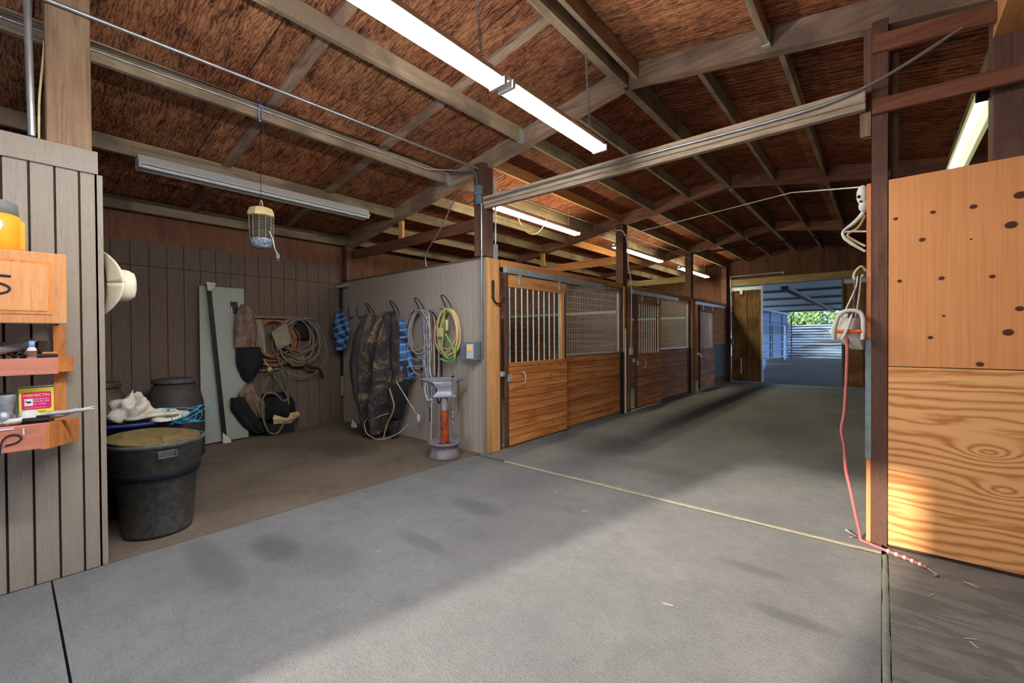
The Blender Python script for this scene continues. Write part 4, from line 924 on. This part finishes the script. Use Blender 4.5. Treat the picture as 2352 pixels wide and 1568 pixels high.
tag(B().tube([(-7.02, 2.5, 1.14), (-7.01, 2.56, 1.02)], .006, 6).ball((-7.01, 2.575, .985), (.03, .035, .04)).build('tan_tag', M_ropebeige), 'orange tan knotted tag on a string below the pouches', 'tag')
draped([(.80, 2.25, 2.33), (.66, 2.15, 2.38), (.5, 2.2, 2.5), (.28, 2.36, 2.5)], -7.02, .08, M_leather, 'folded_apron', 4, 7, 'x', label='pinkish brown folded leather apron low on the back wall', cat='apron')
draped([(.62, 2.05, 2.22), (.45, 2.05, 2.3), (.2, 2.2, 2.45), (.06, 2.36, 2.50)], -7.0, .10, M_blackcloth, 'nylon_bag', 2, 8, 'x', label='black nylon bag slumped against the foot of the metal sheet', cat='bag')
draped([(.62, 2.5, 2.86), (.45, 2.48, 2.98), (.22, 2.46, 3.0)], -7.14, .2, M_blackcloth, 'saddle_bag', 3, 9, 'x', label='black bundle with a tan underside below the green hose loops', cat='bag')
draped([(.30, 2.62, 2.98), (.24, 2.6, 3.0), (.15, 2.62, 2.9)], -7.0, .10, M_ropebeige, 'tan_pad', 2, 10, 'x', label='tan pad under the black bundle on the back wall', cat='pad')
tag(B().box(-7.18, -6.95, 2.5, 2.9, .004, .16).build('low_crate', M_blackcloth), 'dark low crate on the floor under the black bundle', 'crate')
tag(B().tube([(-6.98, 2.56, .95), (-6.94, 2.62, .99), (-6.92, 2.70, .97), (-6.93, 2.78, .7), (-6.93, 2.80, .4), (-6.92, 2.72, .14), (-6.90, 2.62, .03), (-6.90, 2.52, .06), (-6.92, 2.44, .3), (-6.93, 2.44, .55), (-6.94, 2.5, .64), (-6.94, 2.62, .62), (-6.94, 2.74, .5), (-6.93, 2.8, .54), (-6.93, 2.74, .66), (-6.94, 2.6, .9)], .016, 8).build('hose_loop', M_hose), 'olive hose hanging in long loops almost to the floor on the back wall', 'hose')
tag(B().tube([(-6.95, 2.55, .9), (-6.93, 2.45, .72), (-6.93, 2.40, .6)], .012, 8).tube([(-6.96, 2.66, .96), (-6.95, 2.70, .8), (-6.95, 2.64, .7)], .01, 8).build('hose_end', M_hose), 'short olive hose ends behind the long hose loop', 'hose')
tag(B().tube([(-7.1, 2.88, .95), (-7.1, 2.89, .35)], .006, 6).build('steel_rod', M_steel), 'thin bright rod upright on the back wall beside the hose loops', 'rod')
draped([(1.25, 2.95, 3.1), (1.1, 2.9, 3.2), (1.0, 2.95, 3.15)], -7.16, .08, M_leather, 'red_cloth', 2, 11, 'x', label='dull red brown rag behind the grey lariat coil', cat='rag')
crumple((-7.12, 3.12, 1.45), .05, .12, .30, 12, 'dark_pouch', M_blackcloth, 'dark rounded pouch inside the grey lariat coil', 'pouch', .15)

# ------------------------------------------------------------------ partition hooks, blankets, ropes
for i, (x, w_) in enumerate(((-6.2, 'charcoal blanket'), (-5.53, 'muddy canvas blanket'), (-4.93, 'grey lariat coil'), (-4.36, 'beige cord coil'))):
    pts = [(x-.05, 3.80, 1.80), (x-.05, 3.79, 1.88), (x-.045, 3.74, 1.96), (x-.02, 3.70, 2.0), (x+.02, 3.70, 2.0), (x+.05, 3.74, 1.95), (x+.07, 3.79, 1.86), (x+.075, 3.80, 1.78)]
    hk = root('bridle_hook', (x, 3.83, 1.78), 'black arched iron hook above the %s' % w_, 'hook')
    B().tube(pts, .007, 8).tube([(x-.05, 3.838, 1.82), (x-.05, 3.70, 1.83)], .006, 6).build('arch', M_darkmetal, hk)
    B().tube([(x-.05, 3.797, 1.79), (x-.05, 3.795, 1.85)], .010, 8).tube([(x+.073, 3.80, 1.79), (x+.065, 3.79, 1.85)], .009, 8).build('silver_tip', M_steel, hk)
for x, w_ in ((-6.55, 'nearer'), (-6.82, 'farther')):
    tag(B().tube([(x, 3.838, 1.80), (x, 3.76, 1.81), (x, 3.74, 1.9), (x+.01, 3.75, 1.99)], .007, 6).build('wall_hook', M_darkmetal), 'thin upright black hook between blue plaid and charcoal blankets, %s to the back wall corner' % ('second' if w_ == 'nearer' else 'first'), 'hook')
draped([(1.94, -6.98, -6.90), (1.8, -7.08, -6.74), (1.6, -7.17, -6.60), (1.48, -7.19, -6.64), (1.25, -7.0, -6.80)], 3.66, .10, M_plaid, 'plaid_blanket', 4, 21, label='blue plaid fleece blanket hanging in the corner of the tack bay', cat='blanket')
draped([(1.82, -6.45, -5.88), (1.5, -6.75, -5.70), (1.0, -6.92, -5.72), (.5, -6.8, -5.70), (.08, -6.5, -5.60)], 3.81, .11, M_greycloth, 'horse_blanket', 6, 22, label='charcoal horse blanket hanging left of the muddy canvas one', cat='blanket')
mb = root('horse_blanket', (-5.5, 3.6, .05), 'long muddy brown and black canvas horse blanket reaching the floor', 'blanket')
draped([(1.83, -5.54, -5.34), (1.55, -5.80, -5.24), (1.2, -6.06, -5.14), (.93, -6.26, -5.05), (.85, -6.14, -5.12), (.5, -6.05, -5.28), (.03, -6.02, -5.28)], 3.66, .26, M_mud, 'main_cloth', 7, 23, parent=mb, solid=.015)
draped([(1.72, -5.32, -5.26), (1.5, -5.26, -5.16), (1.2, -5.20, -5.08), (.86, -5.18, -5.02)], 3.76, .12, M_plaid, 'plaid_lining', 3, 24, parent=mb)
draped([(.86, -5.45, -5.02), (.6, -5.4, -5.1), (.3, -5.36, -5.22)], 3.68, .16, M_blackcloth, 'black_lining', 3, 25, parent=mb)
B().tube([(-5.6, 3.36, .32), (-5.68, 3.35, .22), (-5.60, 3.33, .1), (-5.45, 3.34, .05), (-5.3, 3.36, .04), (-5.1, 3.5, .12), (-4.98, 3.6, .25)], .006, 6).tube([(-5.50, 3.40, .30), (-5.36, 3.42, .36), (-5.22, 3.45, .40)], .006, 6).build('strap', M_ropewhite, mb)
B().box(-5.40, -5.34, 3.37, 3.38, .10, .15).build('buckle', M_steel, mb)
B().prism([(-6.0, .23), (-5.87, .14), (-5.98, .12), (-6.05, .13)], lambda a, b, d: (a, d, b), 3.34, 3.35).build('label_patch', M_pale, mb)
B().tube([(-5.15, 3.42, .75), (-5.08, 3.44, .5), (-5.22, 3.42, .25), (-5.28, 3.4, .05)], .012, 6).build('hanging_strap', M_canvas, mb)
tag(B().tube([(-5.10, 3.50, .84), (-5.0, 3.60, .60), (-4.90, 3.68, .40)], .007, 6).ball((-4.87, 3.69, .34), (.035, .02, .06)).build('lead_rope', M_ropewhite), 'white rope with a frayed tassel hanging from the muddy blanket', 'rope')
coil((-4.92, 3.77, 1.47), 'y', .25, .36, 11, .009, 31, 'rope_coil', M_ropegrey, 'thick grey lariat coil hanging on the partition', jit=.09, plane='y')
coil((-4.32, 3.77, 1.52), 'y', .19, .30, 9, .010, 33, 'cord_coil', M_ropebeige, 'beige extension cord coil hanging on the partition', jit=.05, plane='y', cat='cord')
gg = root('extension_plug', (-4.34, 3.72, 1.5), 'yellow outlet block and plug inside the beige cord coil', 'plug')
B().box(-4.43, -4.33, 3.66, 3.72, 1.46, 1.58).build('outlet_block', M_ropebeige, gg, bevel=.008)
B().tube([(-4.25, 3.68, 1.54), (-4.25, 3.68, 1.68)], .02, 10).build('plug', M_ropebeige, gg)
tag(B().tube([(-4.32, 3.70, 1.80), (-4.33, 3.69, 1.5), (-4.36, 3.69, 1.3), (-4.25, 3.70, 1.18), (-4.14, 3.70, 1.22), (-4.12, 3.71, 1.3)], .014, 8).tube([(-4.40, 3.7, 1.17), (-4.2, 3.69, 1.14), (-4.12, 3.7, 1.2), (-4.18, 3.7, 1.35), (-4.3, 3.7, 1.5)], .013, 8).build('green_webbing', M_ropegreen), 'lime green webbing hanging inside the beige cord coil', 'webbing')
tag(B().tube([(-4.70, 3.80, 1.84), (-4.62, 3.70, 1.84)], .006, 6).build('rope_peg', M_steel), 'small bright peg holding the bundle of lead ropes', 'peg')
for i, (x, mt, lb) in enumerate(((-4.74, M_ropegrey, 'pale grey'), (-4.69, M_ropeblue, 'blue flecked'), (-4.64, M_ropewhite, 'cream'), (-4.59, M_ropebrown, 'brown'), (-4.54, M_ropegrey, 'grey'), (-4.50, M_blackcloth, 'black'))):
    z1 = .62 if i in (1, 5) else .95
    tag(B().tube([(-4.66, 3.72, 1.82), (x, 3.71, 1.72), (x-.01, 3.72, 1.3), (x+.005, 3.72, z1), (x+.03, 3.73, z1-.04), (x+.045, 3.74, z1), (x+.03, 3.75, 1.4), (-4.63, 3.75, 1.8)], .010, 8).build('lead_rope', mt), '%s lead rope doubled in the bundle between the two coils' % lb, 'rope')
tag(B().tube([(-4.75, 3.74, 1.5), (-4.80, 3.74, 1.25), (-4.78, 3.73, 1.1), (-4.72, 3.73, .95), (-4.76, 3.72, .75), (-4.68, 3.71, .6), (-4.60, 3.71, .62), (-4.62, 3.72, .55), (-4.64, 3.73, .2), (-4.66, 3.74, .03)], .012, 8).build('cotton_rope', M_ropewhite), 'twisted white cotton rope trailing down behind the anvil', 'rope')
tag(B().tube([(-4.78, 3.75, 1.78), (-4.82, 3.74, 1.62), (-4.80, 3.74, 1.5), (-4.74, 3.74, 1.6), (-4.72, 3.74, 1.75)], .008, 6).tube([(-4.80, 3.74, 1.2), (-4.84, 3.74, 1.1), (-4.80, 3.74, 1.02)], .012, 6).build('blue_halter', M_ropeblue), 'blue knotted halter at the edge of the lead rope bundle', 'halter')
tag(B().tube([(-4.97, 3.83, 1.15), (-4.97, 3.82, 1.0)], .014, 8).tube([(-4.97, 3.82, 1.0), (-4.96, 3.82, .75)], .004, 6).build('hoof_pick', M_darkmetal), 'thin screwdriver like tool with a black grip on the partition', 'tool')
tag(B().tube([(-4.78, 3.83, .48), (-4.77, 3.82, .28)], .016, 6).build('black_strap', M_blackcloth), 'short black strap hanging low on the partition behind the anvil', 'strap')

cp = root('corner_rod', (-7.12, 3.79, .5), 'dark upright rod in the back corner behind the plaid blanket', 'rod')
B().tube([(-7.14, 3.79, .55), (-7.14, 3.79, 2.36)], .022, 8).build('rod', M_darkmetal, cp)
B().tube([(-7.14, 3.79, .45), (-7.14, 3.79, .80)], .028, 8).build('pale_foot', M_canvas, cp)
B().prism([(-7.2, 2.36), (-6.85, 2.37), (-6.95, 2.33), (-7.2, 2.32)], lambda a, b, d: (a, d, b), 3.74, 3.83).build('pale_bracket', M_bone, cp)
# ------------------------------------------------------------------ anvil stand
AX, AY = -4.05, 3.46; ux, uy = .65, .76
def A(a, b, z): return (AX+ux*a-uy*b, AY+uy*a+ux*b, z)
st = root('anvil_stand', (AX, AY, 0), 'wheel rim stand with an orange flaking pole carrying the anvil', 'stand')
B().lathe([(.17, .004), (.188, .004), (.190, .015), (.178, .05), (.165, .10), (.16, .14), (.172, .152), (.198, .165), (.205, .19), (.196, .197), (.188, .175), (.15, .15), (.145, .08), (.165, .02)], (AX, AY, 0), 48).build('wheel_rim', M_rim, st)
B().lathe([(.055, .135), (.08, .15), (.14, .12)], (AX, AY, 0), 36).build('hub_disc', M_darkmetal, st)
m = B().tube([(AX, AY, .10), (AX, AY, .57)], .05, 20); m.build('pole', M_orangeiron, st)
B().tube([(AX, AY, .57), (AX, AY, .725)], [.05, .042], 20).build('pole_neck', M_rim, st)
av = root('anvil', (AX, AY, .725), 'blue grey iron anvil with pointed ends on the orange pole stand', 'anvil')
m = B()
secs = [(-.29, .006, .945, .955), (-.22, .02, .915, .965), (-.14, .042, .865, .967), (-.10, .05, .845, .968), (.07, .05, .845, .968), (.12, .042, .875, .966), (.2, .022, .925, .962), (.28, .005, .95, .958)]
vs = []
for a, hw, z0, z1 in secs:
    vs += [A(a, -hw, z1), A(a, hw, z1), A(a, hw*.8, (z0*.6+z1*.4)), A(a, 0, z0), A(a, -hw*.8, (z0*.6+z1*.4))]
fs = [(i*5+k, i*5+(k+1) % 5, (i+1)*5+(k+1) % 5, (i+1)*5+k) for i in range(len(secs)-1) for k in range(5)]+[(0, 1, 2, 3, 4), tuple(35+k for k in (4, 3, 2, 1, 0))]
m.add(vs, fs)
m.build('face_and_horns', M_anvil, av, bevel=.003)
m = B(); vs = []
W_ = [(.725, .135, .065), (.75, .14, .068), (.765, .12, .055), (.80, .085, .045), (.83, .085, .045), (.87, .115, .05), (.91, .14, .05)]
for z, a, b in W_: vs += [A(-a, -b, z), A(a, -b, z), A(a, b, z), A(-a, b, z)]
m.add(vs, [(i*4+k, i*4+(k+1) % 4, (i+1)*4+(k+1) % 4, (i+1)*4+k) for i in range(len(W_)-1) for k in range(4)]+[(0, 1, 2, 3), (24, 25, 26, 27)])
m.build('waist_and_foot', M_anvil, av, bevel=.006)
B().box(*sorted((A(.1, 0, 0)[0]-.01, A(.1, 0, 0)[0]+.02)), *sorted((A(.1, 0, 0)[1]-.01, A(.1, 0, 0)[1]+.01)), .965, .985).build('hardy_tool', M_darkmetal, av)
chain(A(.10, -.06, .965), A(.10, -.07, .40), 'steel_chain', M_chain, 'bright chain draped over the anvil face, the longer of two', link=.036, r=.005)
chain(A(.17, -.06, .955), A(.17, -.065, .58), 'steel_chain', M_rust, 'short dull chain hanging from the anvil horn', link=.03, r=.004)

# ------------------------------------------------------------------ bug zapper
zx, zy = -4.38, 1.55
zp = root('bug_zapper', (zx, zy, 2.28), 'hanging bug zapper lantern with a wire cage and beige cap', 'bug zapper')
B().lathe([(0, 2.66), (.07, 2.665), (.10, 2.65), (.115, 2.61), (.118, 2.585), (.105, 2.58), (0, 2.58)], (zx, zy, 0), 8, False).build('cap', M_ropebeige, zp, bevel=.004)
B().lathe([(0, 2.375), (.085, 2.375), (.09, 2.58), (0, 2.58)], (zx, zy, 0), 16).build('core', M_blackcloth, zp)
m = B()
for k in range(14): m.tube([(zx+(.098)*math.cos(2*PI*i/24), zy+.098*math.sin(2*PI*i/24), 2.375+.0152*k) for i in range(24)], .0028, 4, True)
for i in range(12):
    a = 2*PI*i/12; m.tube([(zx+.098*math.cos(a), zy+.098*math.sin(a), 2.37), (zx+.104*math.cos(a), zy+.104*math.sin(a), 2.58)], .003, 4)
m.build('cage', M_canvas, zp)
B().lathe([(.098, 2.37), (.10, 2.35), (.08, 2.30), (.05, 2.29), (0, 2.29)], (zx, zy, 0), 16).build('blue_base', M_glass_uv, zp)
B().tube([(zx-.04, zy, 2.66), (zx-.02, zy, 2.72), (zx, zy, 2.735), (zx+.02, zy, 2.72), (zx+.04, zy, 2.66)], .004, 6).build('hanger', M_ropewhite, zp)
B().tube([(zx+.10, zy+.03, 2.44), (zx+.11, zy+.06, 2.36), (zx+.12, zy+.07, 2.28), (zx+.13, zy+.09, 2.23)], .0045, 6).build('power_cord', M_ropewhite, zp)
B().box(zx+.118, zx+.142, zy+.075, zy+.105, 2.19, 2.235).tube([(zx+.13, zy+.083, 2.19), (zx+.13, zy+.083, 2.165)], .003, 4).tube([(zx+.13, zy+.098, 2.19), (zx+.13, zy+.098, 2.165)], .003, 4).build('plug', M_greylid, zp, bevel=.003)
tag(B().tube([(zx, zy, 2.735), (zx, zy, 3.47)], .0025, 5).build('hanging_string', M_darkmetal), 'thin dark string holding the bug zapper', 'string')
tag(B().tube([(zx-.0, zy, 3.46), (zx, zy-.01, 3.52), (zx+.01, zy, 3.60), (zx+.01, zy+.01, 3.64), (zx, zy+.02, 3.58), (zx, zy+.02, 3.50)], .006, 6).ball((zx+.01, zy, 3.61), .02).ball((zx, zy, 3.47), .012).build('twine_knot', M_ropeblue), 'blue twine knotted round the conduits above the bug zapper', 'twine')

# ------------------------------------------------------------------ items on the dark post
sk = root('skull_and_antler', (-.12, 3.95, 2.1), 'bleached skull with a curved antler on the side of the dark post', 'skull')
B().ball((-.105, 3.93, 2.435), (.035, .035, .07)).ball((-.10, 3.93, 2.36), (.028, .03, .045)).build('skull', M_bone, sk)
B().ball((-.125, 3.90, 2.42), .011, 8, 6).ball((-.115, 3.90, 2.385), .008, 8, 6).build('eye_sockets', M_blackink, sk)
B().tube([(-.09, 3.95, 2.34), (-.11, 3.94, 2.30), (-.15, 3.93, 2.25), (-.215, 3.92, 2.19), (-.205, 3.92, 2.15), (-.16, 3.93, 2.10), (-.09, 3.95, 2.04)], [.012, .014, .013, .008, .012, .012, .008], 10).build('antler', M_bone, sk)
B().tube([(-.22, 3.92, 2.19), (-.17, 3.93, 2.19), (-.085, 3.95, 2.18)], .007, 8).build('brow_tine', M_bone, sk)
B().tube([(-.09, 3.97, 2.30), (-.13, 3.97, 2.22), (-.19, 3.97, 2.175), (-.14, 3.97, 2.12), (-.09, 3.97, 2.08)], .008, 8).build('rear_antler', M_ropebeige, sk)
bg = root('halter_bag', (-.17, 3.9, 1.34), 'off white canvas nosebag with an orange handle hanging on the dark post', 'bag')
draped([(1.60, -.20, -.10), (1.55, -.25, -.09), (1.47, -.30, -.09), (1.42, -.25, -.09), (1.35, -.16, -.09)], 3.93, .10, M_bagwhite, 'bag_body', 2, 41, parent=bg, solid=.008)
for ch in bg.children: pass
B().tube([(-.245, 3.81, 1.475), (-.10, 3.80, 1.475)], .012, 8).build('orange_handle', M_orangeplastic, bg)
B().tube([(-.26, 3.84, 1.42), (-.25, 3.80, 1.52), (-.22, 3.80, 1.60), (-.17, 3.80, 1.62), (-.11, 3.80, 1.60), (-.095, 3.80, 1.50), (-.10, 3.81, 1.42)], .014, 8).tube([(-.21, 3.79, 1.42), (-.18, 3.785, 1.50), (-.16, 3.80, 1.58)], .010, 8).build('rolled_edge', M_bagwhite, bg)
tag(B().tube([(-.085, 3.92, 1.90), (-.11, 3.90, 1.93), (-.14, 3.89, 1.90), (-.15, 3.88, 1.85), (-.12, 3.88, 1.83), (-.10, 3.89, 1.87)], .008, 8).build('leather_ring', M_ropebeige), 'tan leather loop tied to the dark post above the white bag', 'loop')
for i, (x0, x1, mt, lb) in enumerate(((-.13, -.22, M_ropewhite, 'cream'), (-.12, -.18, M_blackcloth, 'black'), (-.11, -.14, M_ropegrey, 'grey'), (-.14, -.155, M_ropebrown, 'brown'))):
    tag(B().tube([(x0, 3.88, 1.86), (x0-.005, 3.87, 1.80), ((x0+x1)/2, 3.86, 1.68), (x1, 3.85, 1.57)], .006, 6).build('halter_strap', mt), '%s strap running from the tan loop into the white bag' % lb, 'strap')
ld = root('lead_rope', (-.15, 3.85, 0), 'faded pink lead rope hanging from the white bag and trailing over the floor', 'rope')
B().tube([(-.185, 3.84, 1.44), (-.185, 3.82, 1.3), (-.19, 3.81, 1.1), (-.20, 3.81, .9), (-.215, 3.81, .78), (-.20, 3.81, .68), (-.19, 3.82, .5), (-.165, 3.83, .36), (-.14, 3.85, .2), (-.12, 3.88, .08), (-.11, 3.89, .012), (-.075, 3.86, .012), (-.03, 3.83, .012), (.02, 3.80, .012), (.07, 3.775, .012), (.12, 3.75, .012), (.17, 3.71, .012), (.215, 3.675, .014)], .010, 8).build('rope', M_ropepink, ld)
for k, (x, y) in enumerate(((.035, 3.795), (.075, 3.77), (.115, 3.75), (.15, 3.725), (.185, 3.70))):
    B().tube([(x-.006, y+.003, .013), (x+.006, y-.004, .013)], .013, 8).build('tape_band', M_bone, ld)
B().tube([(.215, 3.67, .012), (.235, 3.64, .010), (.25, 3.62, .010), (.255, 3.60, .010), (.245, 3.595, .010), (.235, 3.61, .010)], .005, 6).build('snap_clip', M_chain, ld)
tag(B().tube([(-.2, 3.97, .03), (-.13, 3.93, .008), (-.17, 3.90, .008)], .006, 5).build('wood_splinter', M_caulk), 'small splinter on the floor at the foot of the dark post', 'debris')

for i, (x, y, a, l) in enumerate(((.30, 2.95, .5, .05), (.34, 2.9, 2.2, .04), (.2, 3.3, 1.1, .05), (-1.9, 3.1, .3, .05), (-2.6, 1.6, 1.4, .05), (.42, 3.6, 2.6, .06), (-2.3, 3.3, 2.0, .04), (-.9, 2.3, .2, .05))):
    tag(B().tube([(x, y, .003), (x+l*math.cos(a), y+l*math.sin(a), .004)], .002, 5).build('straw', M_straw), 'tiny pale straw bit lying on the concrete', 'straw', 'straw bits on the floor')
# ------------------------------------------------------------------ outside, beyond the far doorway
struct(B().box(-14, 8, 15.05, 40, -.4, -.06), 'ground', M_dirt, 'dusty bedding covered ground under the outdoor shed roof', 'ground')
def corr(x0, x1, y, z0, z1, per, amp, mat, nm, lab, cat, axis='x'):
    n = int((z1-z0)/per*8)
    def fn(u, v): return (x0+(x1-x0)*u, y+amp*math.sin(2*PI*(z0+(z1-z0)*v)/per), z0+(z1-z0)*v)
    return tag(B().grid(fn, 1, n).build(nm, mat, solid=.01), lab, cat)
corr(-5.5, 4, 35, -.06, 2.15, .18, .05, M_fence, 'corrugated_fence', 'corrugated zinc fence beyond the yard', 'fence')
def shed(u, v):
    y = 15.2+(34-15.2)*v; x = -9+13*u; return (x, y, 3.75-.75*v+.02*math.sin(2*PI*y/.3))
sh = root('shed_roof', (-2.5, 24, 3.0), 'corrugated metal shed roof over the yard outside', 'roof')
B().grid(shed, 1, 560).build('sheeting', M_corr, sh, solid=.01)
for k, y in enumerate((16.5, 19, 22, 25, 28.5, 32)):
    z = 3.75-.75*(y-15.2)/18.8-.10
    B().box(-9, 4, y-.04, y+.04, z-.05, z+.04).build('roof_girt', M_pipe_lt if k == 1 else M_pipe, sh)
B().box(-2.35, -2.15, 15.4, 33, 2.85, 2.95).build('truss_beam', M_pipe, sh)
B().box(-4.7, -4.55, 15.4, 34, 2.75, 2.85).build('eave_beam', M_pipe_lt, sh)
tag(B().box(-12, -4.75, 33.5, 33.7, -.06, 2.95).box(-12, -4.7, 33.4, 33.75, 2.9, 2.97).build('sky_tinted_wall', M_tintwall), 'steel wall tinted sky-shade blue at the end of the corral', 'wall')
pn = root('corral_fence', (-4.5, 24, 0), 'pipe and wire corral fence running out along the yard', 'fence')
for y in (16.5, 19.5, 22.5, 26, 29.5, 33):
    B().tube([(-4.45, y, -.06), (-4.45, y, 2.7)], .035, 8).build('fence_post', M_pipe, pn)
for z in (.25, .65, 1.05, 1.5):
    B().tube([(-4.45, 15.5, z), (-4.45, 33, z)], .022, 6).build('rail', M_pipe_lt, pn)
m = B()
for i in range(110): m.tube([(-4.47, 15.6+i*.155, 1.5), (-4.47, 15.6+i*.155, 2.2)], .006, 3)
for z in (1.6, 1.75, 1.9, 2.05, 2.2): m.tube([(-4.47, 15.5, z), (-4.47, 33, z)], .006, 3)
m.build('wire_mesh', M_pipe, pn)
gt = root('corral_gate', (-3.9, 23, 0), 'open pipe gate with wire mesh standing out from the corral fence', 'gate')
G0, G1 = Vector((-4.40, 22.5, 0)), Vector((-4.15, 28.5, 0))
for z in (.3, .7, 1.1, 1.5, 2.0): B().tube([G0+Vector((0, 0, z)), G1+Vector((0, 0, z))], .02, 6).build('rail', M_pipe_lt, gt)
for q in (0, .5, 1): B().tube([G0.lerp(G1, q)+Vector((0, 0, .1)), G0.lerp(G1, q)+Vector((0, 0, 2.0))], .025, 6).build('upright', M_pipe_lt if q == 1 else M_pipe, gt)
tag(B().lathe([(0, -.05), (.16, -.05), (.2, .42), (.19, .42), (.15, 0), (0, 0)], (-4.05, 21.6, 0), 20).build('bucket', M_plastic), 'pale blue bucket at the foot of the corral fence', 'bucket')
def tree(x, y, h, r, lab, seed):
    rr = random.Random(seed); t_ = root('leafy_tree', (x, y, -.06), lab, 'tree')
    B().tube([(x, y, -.06), (x+.1, y, h*.5)], [.16, .1], 8).build('trunk', M_bark, t_)
    m = B()
    for i in range(2600):
        a = rr.uniform(0, 2*PI); e = math.acos(rr.uniform(-1, 1)); q = r*(.55+.45*rr.random()**.4)*(1+.25*math.sin(3*a+seed)*math.sin(2*e))
        c = Vector((x+q*math.sin(e)*math.cos(a), y+q*math.sin(e)*math.sin(a), h*.62+q*.85*math.cos(e)))
        n_ = Vector((rr.uniform(-1, 1), rr.uniform(-1, 1), rr.uniform(-1, 1))).normalized(); u_ = n_.orthogonal()*.13; w_ = n_.cross(u_)*.7
        m.add([c-u_, c+w_, c+u_, c-w_], [(0, 1, 2, 3)])
    m.build('foliage', M_leaf, t_)
tree(-5.0, 40, 4.4, 1.55, 'green tree rising behind the zinc fence next to the blue-tinted wall', 1)
tree(-3.2, 44.5, 5.0, 2.4, 'green tree rising behind the zinc fence at the middle of the doorway', 2)
tree(-.9, 40, 4.4, 1.7, 'green tree rising behind the zinc fence next to the door leaf on the plywood side', 3)
